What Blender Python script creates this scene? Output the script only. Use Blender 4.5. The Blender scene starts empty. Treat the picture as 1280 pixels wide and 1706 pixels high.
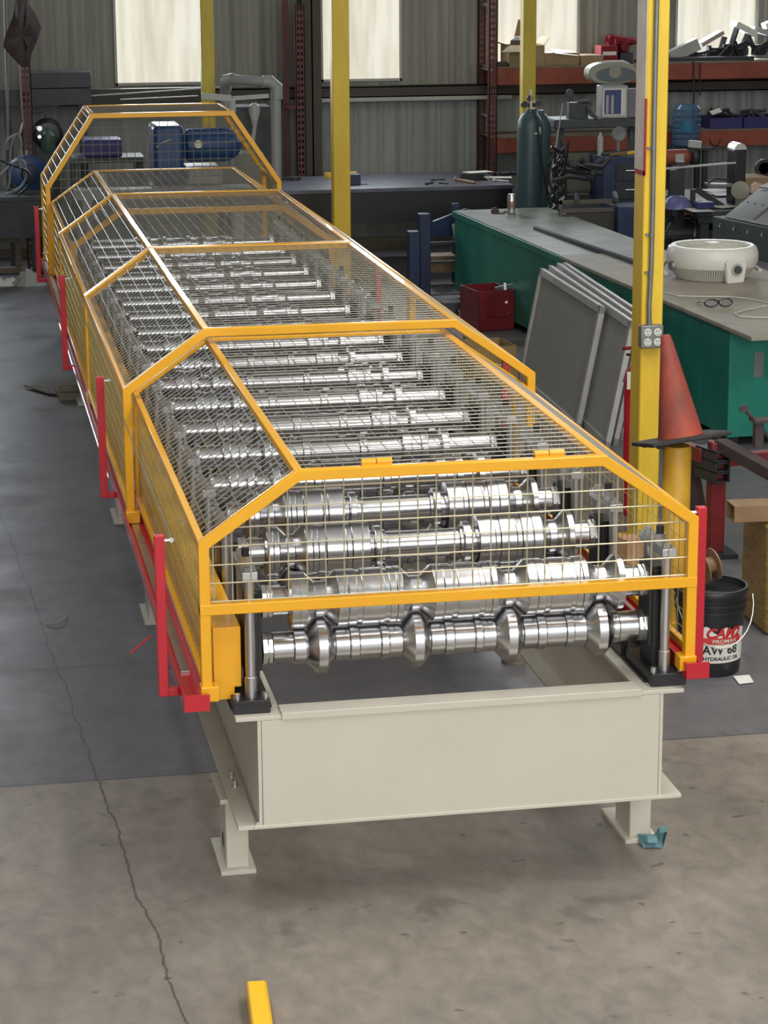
import bpy, math, random
from mathutils import Vector, Matrix
random.seed(7)
V = Vector
PI = math.pi
# ------------------------------------------------------------------ camera
C = V((-0.7452, -5.813, 2.5874)); YAW, PIT, ROL, FPX = -0.185, -0.2458, -0.006, 3850.8
FW = V((-math.sin(YAW)*math.cos(PIT), math.cos(YAW)*math.cos(PIT), math.sin(PIT)))
_r = FW.cross(V((0, 0, 1))).normalized(); _u = _r.cross(FW)
RT = _r*math.cos(ROL)+_u*math.sin(ROL); UP = -_r*math.sin(ROL)+_u*math.cos(ROL)
scn = bpy.context.scene
col = scn.collection
cam = bpy.data.cameras.new('camera'); camo = bpy.data.objects.new('camera', cam); col.objects.link(camo)
cam.sensor_fit = 'VERTICAL'; cam.sensor_height = 24; cam.lens = 24*FPX/1706
cam.clip_start = .05; cam.clip_end = 200
m = Matrix((RT, UP, -FW)).transposed().to_4x4(); m.translation = C
camo.matrix_world = m
scn.camera = camo
# ------------------------------------------------------------------ world, lights, exposure
scn.view_settings.view_transform = 'Standard'; scn.view_settings.look = 'None'
scn.view_settings.gamma = 1; scn.view_settings.use_curve_mapping = False
scn.view_settings.exposure = 0.0
w = bpy.data.worlds.new('daylight'); scn.world = w; w.use_nodes = True
w.node_tree.nodes['Background'].inputs[0].default_value = (.90, .95, 1.0, 1)
w.node_tree.nodes['Background'].inputs[1].default_value = 1.1

def area(name, loc, rot, sx, sy, power, color=(1, 1, 1)):
    l = bpy.data.lights.new(name, 'AREA'); l.shape = 'RECTANGLE'; l.size = sx; l.size_y = sy
    l.energy = power; l.color = color
    o = bpy.data.objects.new(name, l); o.location = loc; o.rotation_euler = rot; col.objects.link(o)
    return o
# translucent roof panels of the hall
area('roof_skylight', (-1.6, -.5, 6.0), (0, 0, 0), 1.2, 7.0, 170, (.93, .96, 1))
area('roof_skylight', (2.7, -.8, 6.0), (0, 0, 0), 1.2, 7.0, 260, (1, .98, .94))
area('roof_skylight', (6.0, 2.0, 6.0), (0, 0, 0), 1.2, 8.0, 130, (1, .97, .92))
area('roof_skylight', (2.5, 10.5, 6.0), (0, 0, 0), 3.5, .8, 22, (.95, .97, 1))
# big open bay door behind the photographer
area('bay_door_daylight', (.8, -11.0, 3.9), (math.radians(80), 0, 0), 7.0, 3.6, 520, (1, .98, .95))
# daylight entering through the translucent wall panels; extra leftmost lamp has no panel
for wx in (1.015, 2.695, 4.205, 5.78, -1.2):
    area('window_daylight', (wx, 13.35, 2.2), (math.radians(-90), 0, 0), .66, 1.5, 34 if wx > 0 else 60, (.86, .93, 1))

# ------------------------------------------------------------------ helpers
def at(px, py, x=None, y=None, z=None):
    v = FW+RT*((px-640)/FPX)-UP*((py-853)/FPX)
    if z is not None: t = (z-C.z)/v.z
    elif y is not None: t = (y-C.y)/v.y
    else: t = (x-C.x)/v.x
    return C+v*t
def lin(c):
    c /= 255.
    return c/12.92 if c <= .04045 else ((c+.055)/1.055)**2.4
def rgb(r, g, b): return (lin(r), lin(g), lin(b), 1)

def mat(name, c, rough=.5, metal=0., var=.0, scale=8., emit=None, trans=0, bump=0., c2=None, spec=.5, coat=0, alpha=1, streak=None):
    m = bpy.data.materials.new(name); m.use_nodes = True
    nt = m.node_tree; b = nt.nodes['Principled BSDF']
    b.inputs['Base Color'].default_value = c; b.inputs['Roughness'].default_value = rough
    b.inputs['Metallic'].default_value = metal; b.inputs['Specular IOR Level'].default_value = spec
    b.inputs['Coat Weight'].default_value = coat
    if trans: b.inputs['Transmission Weight'].default_value = trans
    if alpha < 1: b.inputs['Alpha'].default_value = alpha
    tc = nt.nodes.new('ShaderNodeTexCoord')
    if var or c2 or bump:
        mp = nt.nodes.new('ShaderNodeMapping'); nt.links.new(tc.outputs['Object'], mp.inputs[0])
        if streak: mp.inputs['Scale'].default_value = streak
        n = nt.nodes.new('ShaderNodeTexNoise'); n.inputs['Scale'].default_value = scale; n.inputs['Detail'].default_value = 6
        n.inputs['Roughness'].default_value = .65
        nt.links.new(mp.outputs[0], n.inputs['Vector'])
        r = nt.nodes.new('ShaderNodeValToRGB'); e = r.color_ramp.elements
        e[0].position = .32; e[1].position = .68
        lo = c2 if c2 else tuple(x*(1-var) for x in c[:3])+(1,)
        hi = c if c2 else tuple(min(1, x*(1+var*.6)) for x in c[:3])+(1,)
        e[0].color = lo; e[1].color = hi
        nt.links.new(n.outputs['Fac'], r.inputs[0]); nt.links.new(r.outputs[0], b.inputs['Base Color'])
        if bump:
            bp = nt.nodes.new('ShaderNodeBump'); bp.inputs['Strength'].default_value = bump; bp.inputs['Distance'].default_value = .01
            nt.links.new(n.outputs['Fac'], bp.inputs['Height']); nt.links.new(bp.outputs[0], b.inputs['Normal'])
    if emit:
        b.inputs['Emission Color'].default_value = c; b.inputs['Emission Strength'].default_value = emit
    return m

M = dict(
 yellow=mat('yellow_paint', rgb(244, 176, 22), .32, var=.06, scale=5, coat=.2),
 yellow2=mat('column_yellow', rgb(250, 214, 66), .45, c2=rgb(232, 190, 52), scale=6, streak=(1, 1, .25)),
 yellow3=mat('pale_column_yellow', rgb(206, 186, 60), .5, c2=rgb(176, 152, 46), scale=5, streak=(1, 1, .3)),
 bollard=mat('bollard_yellow', rgb(226, 176, 52), .5, c2=rgb(200, 146, 40), scale=9),
 red=mat('red_paint', rgb(192, 24, 42), .34, coat=.2),
 cream=mat('cream_paint', rgb(206, 200, 184), .42, var=.05, scale=3),
 steel=mat('polished_steel', (.66, .66, .67, 1), .24, 1.0, var=.08, scale=30, streak=(1, .1, .1)),
 steel2=mat('ground_steel', (.58, .58, .58, 1), .36, 1.0, var=.1, scale=14),
 zinc=mat('zinc_steel', (.66, .66, .64, 1), .34, 1.0),
 wire=mat('mesh_wire', rgb(158, 155, 144), .42, .6),
 wirey=mat('yellow_mesh_wire', rgb(204, 180, 110), .4, .4),
 wirec=mat('cream_mesh_wire', rgb(206, 198, 168), .38, .4),
 black=mat('black_steel', (.016, .016, .017, 1), .38),
 blackox=mat('black_oxide', (.03, .03, .032, 1), .45, .4),
 dark=mat('dark_steel', (.045, .047, .052, 1), .5, .3, var=.3),
 darkgrey=mat('dark_grey', rgb(70, 74, 76), .6, var=.25, scale=9),
 grey=mat('grey_metal', rgb(126, 128, 126), .5, var=.2, scale=9),
 lgrey=mat('light_grey', rgb(176, 176, 170), .5, var=.1),
 white=mat('white_plastic', rgb(224, 222, 212), .35),
 offwhite=mat('off_white', rgb(206, 202, 190), .4),
 paper=mat('paper', rgb(226, 224, 216), .8),
 card=mat('cardboard', rgb(164, 142, 112), .85, c2=rgb(142, 120, 92), scale=5),
 wood=mat('wood', rgb(186, 152, 104), .7, c2=rgb(150, 116, 74), scale=9, streak=(1, 8, 8)),
 wood2=mat('grey_wood', rgb(140, 130, 112), .8, c2=rgb(106, 96, 80), scale=9, streak=(1, 8, 8)),
 green=mat('teal_paint', rgb(36, 142, 122), .42, c2=rgb(28, 118, 102), scale=4),
 benchtop=mat('dusty_bench_top', rgb(150, 153, 142), .5, c2=rgb(114, 122, 112), scale=5, bump=.1),
 blue=mat('blue_paint', rgb(32, 66, 112), .38),
 navy=mat('navy_paint', rgb(38, 52, 84), .45, var=.2),
 purple=mat('purple_blue', rgb(48, 44, 104), .5),
 orange=mat('rack_orange', rgb(158, 78, 56), .55, c2=rgb(126, 62, 48), scale=6),
 rackred=mat('rack_red', rgb(98, 38, 40), .5, c2=rgb(72, 32, 34), scale=9),
 maroon=mat('maroon_paint', rgb(134, 34, 40), .45, c2=rgb(104, 26, 32), scale=7),
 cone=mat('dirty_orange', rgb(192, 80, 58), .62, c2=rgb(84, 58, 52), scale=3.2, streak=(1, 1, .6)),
 rubber=mat('black_rubber', (.022, .021, .02, 1), .65),
 wallup=mat('wall_sheet', rgb(150, 150, 140), .5, c2=rgb(124, 124, 116), scale=2.5, streak=(3, 1, .25)),
 walllow=mat('lower_wall_sheet', rgb(160, 164, 160), .5, c2=rgb(134, 138, 136), scale=2.5, streak=(3, 1, .3)),
 girt=mat('girt_steel', rgb(64, 60, 54), .6, var=.2),
 colbrown=mat('brown_column', rgb(72, 66, 56), .6, var=.15),
 roof=mat('roof_sheet', rgb(120, 120, 116), .7),
 gas=mat('grey_green_cylinder', rgb(62, 82, 86), .42, var=.15, scale=4),
 tan=mat('tan_steel', rgb(150, 118, 84), .5, c2=rgb(116, 88, 62), scale=9),
 wrap=mat('yellowed_wrap', rgb(160, 132, 66), .35, c2=rgb(118, 96, 48), scale=14, bump=.5, streak=(1, 1, 5)),
 plastic=mat('clear_plastic', rgb(200, 200, 198), .25, alpha=.6),
 pvc=mat('pvc_grey', rgb(150, 154, 150), .45),
 bottle=mat('bottle_blue', rgb(84, 118, 150), .12, alpha=.6),
 labelb=mat('label_blue', rgb(30, 110, 150), .5),
 navylabel=mat('label_navy', rgb(62, 76, 128), .5),
 glass=mat('dark_glass', (.01, .01, .012, 1), .08),
 silverglass=mat('mirror_lens', (.5, .5, .5, 1), .12, .8),
 galv=mat('galvanised_grey', rgb(136, 138, 136), .42, .5, var=.2, scale=10),
 brown=mat('dark_leather', rgb(74, 62, 62), .6, var=.2),
 khaki=mat('khaki_cloth', rgb(96, 92, 82), .9),
 glove=mat('teal_glove', rgb(98, 140, 146), .6, var=.25, scale=20),
 tapered=mat('tape_red', rgb(176, 40, 30), .6),
 pinkpaint=mat('faded_white_paint', rgb(240, 226, 214), .6, c2=rgb(216, 196, 182), scale=8),
 crimson=mat('crimson_cloth', rgb(128, 30, 40), .8),
 sframe=mat('screen_frame', rgb(186, 184, 178), .45, .2, var=.15),
 smesh=mat('screen_wire', rgb(166, 166, 160), .45, .3),
 lens=mat('pale_lens', rgb(150, 146, 130), .3),
 capmat=mat('can_silver', (.75, .75, .74, 1), .28, .9),
)

class MB:
    def __init__(s): s.v = []; s.f = []; s.mi = []; s.cur = 0
    def add(s, vs, fs):
        n = len(s.v); s.v += [V(p) for p in vs]
        for f in fs: s.f.append(tuple(i+n for i in f)); s.mi.append(s.cur)
        return s
    def box(s, c, d, rot=None):
        c = V(c); vs = []
        for x in (-.5, .5):
            for y in (-.5, .5):
                for z in (-.5, .5):
                    p = V((x*d[0], y*d[1], z*d[2]))
                    vs.append(c+(rot @ p if rot else p))
        return s.add(vs, [(0, 1, 3, 2), (4, 6, 7, 5), (0, 4, 5, 1), (2, 3, 7, 6), (0, 2, 6, 4), (1, 5, 7, 3)])
    def b2(s, a, b): return s.box([(a[i]+b[i])/2 for i in range(3)], [abs(b[i]-a[i]) for i in range(3)])
    def bar(s, p, q, w, h, up=(0, 0, 1)):
        p, q = V(p), V(q); d = (q-p); L = d.length; d.normalize(); up = V(up)
        if abs(d.dot(up)) > .99: up = V((0, 1, 0))
        a = d.cross(up).normalized(); b = a.cross(d)
        return s.box((p+q)/2, (w, L, h), Matrix((a, d, b)).transposed())
    def tube(s, pts, r, n=8, caps=True):
        pts = [V(p) for p in pts]; rings = []; prev = None
        for i, p in enumerate(pts):
            d = (pts[min(i+1, len(pts)-1)]-pts[max(i-1, 0)]).normalized()
            if prev is None:
                a = d.cross(V((0, 0, 1)) if abs(d.z) < .9 else V((1, 0, 0))).normalized()
            else:
                a = (prev-d*prev.dot(d)).normalized()
            prev = a; b = d.cross(a); rr = r[i] if isinstance(r, (list, tuple)) else r
            rings.append([p+(a*math.cos(2*PI*k/n)+b*math.sin(2*PI*k/n))*rr for k in range(n)])
        vs = [x for R in rings for x in R]; fs = []
        for i in range(len(pts)-1):
            for k in range(n):
                fs.append((i*n+k, i*n+(k+1) % n, (i+1)*n+(k+1) % n, (i+1)*n+k))
        if caps: fs += [tuple(range(n))[::-1], tuple((len(pts)-1)*n+k for k in range(n))]
        return s.add(vs, fs)
    def cyl(s, p, q, r, n=20, r2=None): return s.tube([p, q], [r, r if r2 is None else r2], n)
    def lathe(s, prof, o, ax, n=32, caps=True):
        o, ax = V(o), V(ax).normalized()
        a = ax.cross(V((0, 0, 1)) if abs(ax.z) < .9 else V((1, 0, 0))).normalized(); b = ax.cross(a); vs = []; fs = []
        for t, r in prof:
            for k in range(n): vs.append(o+ax*t+(a*math.cos(2*PI*k/n)+b*math.sin(2*PI*k/n))*r)
        for i in range(len(prof)-1):
            for k in range(n): fs.append((i*n+k, i*n+(k+1) % n, (i+1)*n+(k+1) % n, (i+1)*n+k))
        if caps: fs += [tuple(range(n))[::-1], tuple((len(prof)-1)*n+k for k in range(n))]
        return s.add(vs, fs)
    def prism(s, poly, e):
        n = len(poly); e = V(e); poly = [V(p) for p in poly]
        return s.add(poly+[p+e for p in poly], [tuple(range(n))[::-1], tuple(range(n, 2*n))]+[(i, (i+1) % n, n+(i+1) % n, n+i) for i in range(n)])
    def sweep(s, pts, w, d, n, closed=False):
        """square bar along pts (outer edge), w inward in plane, d along the plane normal n"""
        pts = [V(p) for p in pts]; n = V(n).normalized(); N = len(pts); rings = []
        for i, p in enumerate(pts):
            a = pts[i-1] if (i > 0 or closed) else None; b = pts[(i+1) % N] if (i < N-1 or closed) else None
            d1 = (p-a).normalized() if a is not None else None; d2 = (b-p).normalized() if b is not None else None
            if d1 is None: o = n.cross(d2)
            elif d2 is None: o = n.cross(d1)
            else:
                n1, n2 = n.cross(d1), n.cross(d2); o = (n1+n2).normalized(); o = o/max(.3, o.dot(n1))
            rings.append([p, p+o*w, p+o*w+n*d, p+n*d])
        vs = [x for R in rings for x in R]; fs = []
        for i in range(N if closed else N-1):
            j = (i+1) % N
            for k in range(4): fs.append((i*4+k, i*4+(k+1) % 4, j*4+(k+1) % 4, j*4+k))
        if not closed: fs += [(3, 2, 1, 0), tuple((N-1)*4+k for k in range(4))]
        return s.add(vs, fs)
    def grid(s, poly, u, v, sp, r, off=(0, 0)):
        """welded wire grid clipped to a convex planar polygon"""
        poly = [V(p) for p in poly]; o = poly[0]; u, v = V(u).normalized(), V(v).normalized(); nn = u.cross(v)
        P = [((p-o).dot(u), (p-o).dot(v)) for p in poly]
        for fam in (0, 1):
            lo = min(p[fam] for p in P); hi = max(p[fam] for p in P); c = lo+off[fam]+sp*.5
            while c < hi-.004:
                hits = []
                for i in range(len(P)):
                    A, B = P[i], P[(i+1) % len(P)]
                    if (A[fam]-c)*(B[fam]-c) < 0:
                        t = (c-A[fam])/(B[fam]-A[fam]); hits.append(A[1-fam]+(B[1-fam]-A[1-fam])*t)
                if len(hits) >= 2:
                    h0, h1 = min(hits), max(hits)
                    if fam == 0: a, b = o+u*c+v*h0, o+u*c+v*h1
                    else: a, b = o+v*c+u*h0, o+v*c+u*h1
                    k = nn*(r if fam else -r)
                    s.tube([a+k, b+k], r, 4, False)
                c += sp
        return s
    def text(s, txt, size, place, shear=0, bold=0.0, sub=True):
        cu = bpy.data.curves.new('t', 'FONT'); cu.body = txt; cu.size = size; cu.align_x = 'CENTER'; cu.align_y = 'CENTER'
        cu.shear = shear; cu.offset = bold; cu.resolution_u = 4
        o = bpy.data.objects.new('t', cu); col.objects.link(o)
        me = bpy.data.meshes.new_from_object(o.evaluated_get(bpy.context.evaluated_depsgraph_get()))
        bpy.data.objects.remove(o)
        s.add([place(v.co.x, v.co.y) for v in me.vertices], [tuple(p.vertices) for p in me.polygons])
        bpy.data.meshes.remove(me); return s
    def build(s, name, mt, parent=None, label=None, bevel=0, ang=35, origin=None):
        if parent is not None: o0 = ORG[parent.name]
        elif origin is not None: o0 = V(origin)
        else:
            xs = [v.x for v in s.v]; ys = [v.y for v in s.v]
            o0 = V(((min(xs)+max(xs))/2, (min(ys)+max(ys))/2, min(v.z for v in s.v)))
        me = bpy.data.meshes.new(name); me.from_pydata([v-o0 for v in s.v], [], s.f)
        mats = mt if isinstance(mt, (list, tuple)) else [mt]
        for q in mats: me.materials.append(q)
        me.polygons.foreach_set('material_index', s.mi)
        me.polygons.foreach_set('use_smooth', [True]*len(me.polygons)); me.update()
        me.set_sharp_from_angle(angle=math.radians(ang))
        o = bpy.data.objects.new(name, me); col.objects.link(o)
        if parent is not None: o.parent = parent
        else: o.location = o0
        ORG[o.name] = o0
        if label: o['label'] = label
        if bevel:
            bv = o.modifiers.new('bevel', 'BEVEL'); bv.width = bevel; bv.segments = 2; bv.limit_method = 'ANGLE'
        return o
ORG = {}
def thing(name, label, cat, loc=(0, 0, 0), group=None):
    o = bpy.data.objects.new(name, None); o.empty_display_size = .1; o.location = loc; col.objects.link(o)
    o['label'] = label; o['category'] = cat
    if group: o['group'] = group
    ORG[o.name] = V(loc); return o
def tag(o, label, cat, group=None, kind=None):
    o['label'] = label; o['category'] = cat
    if group: o['group'] = group
    if kind: o['kind'] = kind
    return o
def struct(o): o['kind'] = 'structure'; return o
def cp(o, parent, dloc):
    c = o.copy(); col.objects.link(c); c.parent = parent; c.location = o.location+V(dloc)
    for ch in [x for x in bpy.data.objects if x.parent == o]:
        d = ch.copy(); col.objects.link(d); d.parent = c
    return c
def rz(a): return Matrix.Rotation(a, 3, 'Z')
def rx(a): return Matrix.Rotation(a, 3, 'X')
def ry(a): return Matrix.Rotation(a, 3, 'Y')

# ------------------------------------------------------------------ setting
def floor_mat():
    m = bpy.data.materials.new('concrete_floor'); m.use_nodes = True; nt = m.node_tree; L = nt.links
    b = nt.nodes['Principled BSDF']; tc = nt.nodes.new('ShaderNodeTexCoord')
    def noise(sc, det=6, dist=0, scl=None):
        n = nt.nodes.new('ShaderNodeTexNoise'); n.inputs['Scale'].default_value = sc; n.inputs['Detail'].default_value = det
        n.inputs['Distortion'].default_value = dist; n.inputs['Roughness'].default_value = .62
        mp = nt.nodes.new('ShaderNodeMapping'); L.new(tc.outputs['Object'], mp.inputs[0])
        if scl: mp.inputs['Scale'].default_value = scl
        L.new(mp.outputs[0], n.inputs['Vector']); return n.outputs['Fac']
    def ramp(f, stops):
        r = nt.nodes.new('ShaderNodeValToRGB'); e = r.color_ramp.elements
        e[0].position, e[0].color = stops[0]; e[1].position, e[1].color = stops[-1]
        for p, c in stops[1:-1]: x = e.new(p); x.color = c
        L.new(f, r.inputs[0]); return r.outputs[0]
    def mix(f, a, c, mode='MIX'):
        x = nt.nodes.new('ShaderNodeMix'); x.data_type = 'RGBA'; x.blend_type = mode
        if isinstance(f, float): x.inputs[0].default_value = f
        else: L.new(f, x.inputs[0])
        for i, q in ((6, a), (7, c)):
            if isinstance(q, tuple): x.inputs[i].default_value = q
            else: L.new(q, x.inputs[i])
        return x.outputs[2]
    def mth(op, a, c=None, d=None):
        x = nt.nodes.new('ShaderNodeMath'); x.operation = op
        for i, q in enumerate((a, c, d)):
            if q is None: continue
            if isinstance(q, (int, float)): x.inputs[i].default_value = q
            else: L.new(q, x.inputs[i])
        return x.outputs[0]
    g = lambda v, t=1.: (v*t, v*.93*t, v*.85*t, 1)
    base = ramp(noise(1.3, 8), [(.3, g(.205)), (.5, g(.265)), (.72, g(.32))])
    fine = ramp(noise(16, 8, .4, (1, .6, 1)), [(.3, g(.72)), (.7, g(1.05))])
    c = mix(1.0, base, fine, 'MULTIPLY')
    # dark scuffs and oil spots
    c = mix(ramp(noise(3.2, 3, .3), [(.62, (0, 0, 0, 1)), (.68, (.45, .45, .45, 1))]), c, g(.09))
    c = mix(ramp(noise(11, 2, .1, (1, 1.4, 1)), [(.70, (0, 0, 0, 1)), (.715, (.7, .7, .7, 1))]), c, g(.09))
    c = mix(ramp(noise(5, 3, .1, (1, 2.0, 1)), [(.70, (0, 0, 0, 1)), (.71, (.55, .55, .55, 1))]), c, g(.10))
    c = mix(ramp(noise(46, 2, .0), [(.745, (0, 0, 0, 1)), (.765, (.6, .6, .6, 1))]), c, g(.5))
    c = mix(ramp(noise(26, 5, 1.5, (.35, 1, 1)), [(.66, (0, 0, 0, 1)), (.74, (.45, .45, .45, 1))]), c, g(.30))
    sx = nt.nodes.new('ShaderNodeSeparateXYZ'); L.new(tc.outputs['Object'], sx.inputs[0])
    X, Y = sx.outputs[0], sx.outputs[1]
    # shade and bluish window sheen painted into the colour past the first cross joint
    shade_sheen = mth('GREATER_THAN', Y, 1.09)
    c = mix(mth('MULTIPLY', shade_sheen, .62), c, (.084, .093, .124, 1))
    wob = mth('MULTIPLY', mth('SUBTRACT', noise(2.2, 5), .5), .10)
    lines = None
    def line(expr, w):
        nonlocal lines
        q = mth('LESS_THAN', mth('ABSOLUTE', expr), w)
        lines = q if lines is None else mth('MAXIMUM', lines, q)
    line(mth('ADD', mth('ADD', X, mth('MULTIPLY', Y, .058)), mth('ADD', wob, .31)), .0035)
    for yy in (1.10, 2.28, 3.9, 6.6): line(mth('SUBTRACT', Y, mth('ADD', mth('MULTIPLY', wob, .15), yy)), .0035)
    line(mth('SUBTRACT', X, 4.4), .004)
    c = mix(mth('MULTIPLY', lines, .75), c, g(.06))
    L.new(c, b.inputs['Base Color'])
    rr = ramp(noise(2.5, 6), [(.3, (.34, .34, .34, 1)), (.7, (.6, .6, .6, 1))]); L.new(rr, b.inputs['Roughness'])
    bp = nt.nodes.new('ShaderNodeBump'); bp.inputs['Strength'].default_value = .12; bp.inputs['Distance'].default_value = .004
    L.new(noise(30, 6), bp.inputs['Height']); L.new(bp.outputs[0], b.inputs['Normal'])
    return m
XL, XR, YF, YW, ZC = -4.5, 9.5, -9.0, 13.5, 6.2
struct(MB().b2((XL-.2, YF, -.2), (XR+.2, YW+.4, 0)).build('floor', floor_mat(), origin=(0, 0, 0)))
struct(MB().b2((XL-.2, YF, ZC), (XR+.2, YW+.4, ZC+.1)).build('ceiling', M['roof']))

def corrugated(mb, x0, x1, z0, z1, y, pitch=.25, dep=.018, ph=0.):
    """ribbed sheet: major ribs with two low ribs between, facing -y"""
    pts = []; k = math.floor((x0-ph)/pitch)
    prof = [(0, 0), (.03, -dep), (.075, -dep), (.105, 0), (.145, 0), (.150, -.003), (.165, -.003), (.170, 0), (.195, 0), (.20, -.003), (.215, -.003), (.22, 0)]
    xs = [x0]
    raw = []
    while k*pitch+ph < x1:
        raw += [(k*pitch+ph+a, b) for a, b in prof]; k += 1
    def dep_at(x):
        for i in range(len(raw)-1):
            if raw[i][0] <= x <= raw[i+1][0]:
                t = (x-raw[i][0])/max(1e-6, raw[i+1][0]-raw[i][0]); return raw[i][1]+(raw[i+1][1]-raw[i][1])*t
        return 0
    seq = [(x0, dep_at(x0))]+[p for p in raw if x0 < p[0] < x1]+[(x1, dep_at(x1))]
    n = len(seq)
    vs = [(x, y+d, z) for z in (z0, z1) for x, d in seq]+[(x, y+d+.012, z) for z in (z0, z1) for x, d in seq]
    fs = []
    for i in range(n-1):
        fs.append((i, i+1, n+i+1, n+i)); fs.append((2*n+i+1, 2*n+i, 3*n+i, 3*n+i+1))
        fs.append((i+1, i, 2*n+i, 2*n+i+1)); fs.append((n+i, n+i+1, 3*n+i+1, 3*n+i))
    mb.add(vs, fs)
WIN = [(.655, 1.375), (2.36, 3.03), (3.85, 4.56), (5.42, 6.14)]
ZS, ZT = 1.40, 3.0
b = MB()
corrugated(b, XL, XR, 1.34, ZS, YW, ph=.03)
prev = XL
for a, c_ in WIN+[(XR, XR)]:
    corrugated(b, prev, a, ZS, ZT, YW, ph=.03); prev = c_
corrugated(b, XL, XR, ZT, ZC, YW, ph=.03)
b.cur = 1
corrugated(b, XL, XR, 0.05, 1.34, YW+.03, ph=.17)
struct(b.build('wall_back', [M['wallup'], M['walllow']]))
def win_mat():
    m = bpy.data.materials.new('daylit_fibreglass'); m.use_nodes = True; nt = m.node_tree
    b = nt.nodes['Principled BSDF']; tc = nt.nodes.new('ShaderNodeTexCoord'); mp = nt.nodes.new('ShaderNodeMapping')
    mp.inputs['Scale'].default_value = (5, 1, .5); nt.links.new(tc.outputs['Object'], mp.inputs[0])
    n = nt.nodes.new('ShaderNodeTexNoise'); n.inputs['Scale'].default_value = 2.2; n.inputs['Detail'].default_value = 7
    nt.links.new(mp.outputs[0], n.inputs['Vector'])
    r = nt.nodes.new('ShaderNodeValToRGB'); r.color_ramp.elements[0].position = .3; r.color_ramp.elements[1].position = .62
    r.color_ramp.elements[0].color = rgb(212, 204, 178); r.color_ramp.elements[1].color = rgb(246, 242, 226)
    nt.links.new(n.outputs['Fac'], r.inputs[0])
    nt.links.new(r.outputs[0], b.inputs['Emission Color']); b.inputs['Emission Strength'].default_value = .9
    b.inputs['Base Color'].default_value = (.12, .12, .11, 1); b.inputs['Roughness'].default_value = .6
    return m
wm = win_mat()
for i, (a, c_) in enumerate(WIN):
    b = MB(); corrugated(b, a, c_, ZS, ZT, YW+.005, dep=.015, ph=.03)
    o = struct(b.build('window_%d' % (i+1), wm))
    f = MB()
    for xx in (a, c_): f.b2((xx-.008, YW-.035, ZS-.02), (xx+.012, YW+.02, ZT))
    f.b2((a-.01, YW-.035, ZS-.02), (c_+.01, YW+.02, ZS))
    f.build('window_frame', M['lgrey'], o)
# girts and sill
b = MB(); b.b2((XL, YW-.16, 1.255), (XR, YW-.15, 1.345)); b.b2((XL, YW-.16, 1.335), (XR, YW-.02, 1.345)); b.b2((XL, YW-.16, 1.255), (XR, YW-.02, 1.265))
struct(b.build('trim_1', M['girt']))
b = MB(); b.b2((2.28, YW-.185, 1.225), (3.95, YW-.16, 1.255)); struct(b.build('trim_2', M['lgrey']))
b = MB(); b.b2((XL, YW-.06, 0), (XR, YW+.04, .06)); struct(b.build('baseboard_back', M['wood2']))
b = MB(); b.b2((XL-.1, YF, 0), (XL, YW, ZC)); struct(b.build('wall_left', M['wallup']))
b = MB(); b.b2((XR, YF, 0), (XR+.1, YW, ZC)); struct(b.build('wall_right', M['wallup']))

# building columns
def hcolumn(name, x, y, w, d, mt, label, t=.012):
    b = MB(); b.b2((x-w/2, y-d/2, 0), (x+w/2, y-d/2+t, ZC)); b.b2((x-w/2, y+d/2-t, 0), (x+w/2, y+d/2, ZC)); b.b2((x-t/2, y-d/2, 0), (x+t/2, y+d/2, ZC))
    return tag(b.build(name, mt), label, 'column')
hcolumn('frame_column', 2.22, 13.24, .15, .3, M['colbrown'], 'dark brown steel building column against the back wall, left of the second window')
def column(x, y, w, d, mt, label, z1=ZC):
    b = MB(); b.b2((x-w/2, y-d/2, .012), (x+w/2, y+d/2, z1)); b.b2((x-w*.9, y-d*.9, 0), (x+w*.9, y+d*.9, .012))
    return tag(b.build('steel_column', mt, bevel=.006), label, 'column')
p = at(346, 120, y=11.6); column(p.x, 11.6, .098, .098, M['yellow3'], 'yellow square steel column beside the first window, behind the tall end guard')
p = at(567, 200, y=10.9); column(p.x, 10.9, .125, .11, M['yellow2'], 'yellow square steel column between machine and welding table, before the second window')
p = at(880, 100, y=12.1); column(p.x, 12.1, .105, .11, M['yellow3'], 'greenish yellow column behind the gas cylinder and the open cardboard box')

# ================================================================== roll forming machine
W = 1.12; CX = .566; ZB, ZTP = .243, .558; YE = 8.25
mach = thing('roll_forming_machine', 'long cream and black roll forming machine with polished steel rollers in mid shop', 'machine', (CX, 0, 0))
for sx in (0, W):
    b = MB()
    b.b2((sx-.005, .0015, ZB+.004), (sx+.005, YE-.001, ZTP-.008))
    b.b2((sx-.063, 0, ZB-.006), (sx+.063, YE, ZB+.006)); b.b2((sx-.063, 0, ZTP-.012), (sx+.063, YE, ZTP))
    b.build('side_beam', M['cream'], mach, bevel=.0015)
b = MB(); b.b2((.006, .0, ZB), (W-.006, .012, ZTP-.0125)); b.b2((.0605, -.006, ZTP-.013), (W-.0605, .068, ZTP+.008)); b.b2((-.02, -.003, ZB-.005), (W+.01, .02, ZB+.005))
b.build('end_beam', M['cream'], mach, bevel=.002)
for yy in (2.9, 5.6, YE-.01):
    b = MB(); b.b2((.006, yy, ZB), (W-.006, yy+.012, ZTP-.012)); b.b2((.006, yy-.04, ZTP-.03), (W-.006, yy+.05, ZTP-.018)); b.build('cross_beam', M['cream'], mach)
b = MB(); pts = [(-.008, .002+i*.035, ZB+.010+random.uniform(-.001, .001)) for i in range(60)]
b.tube(pts, [random.uniform(.0032, .0068) for _ in pts], 6); b.build('weld_bead', M['zinc'], mach, 'silvery weld bead')
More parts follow.
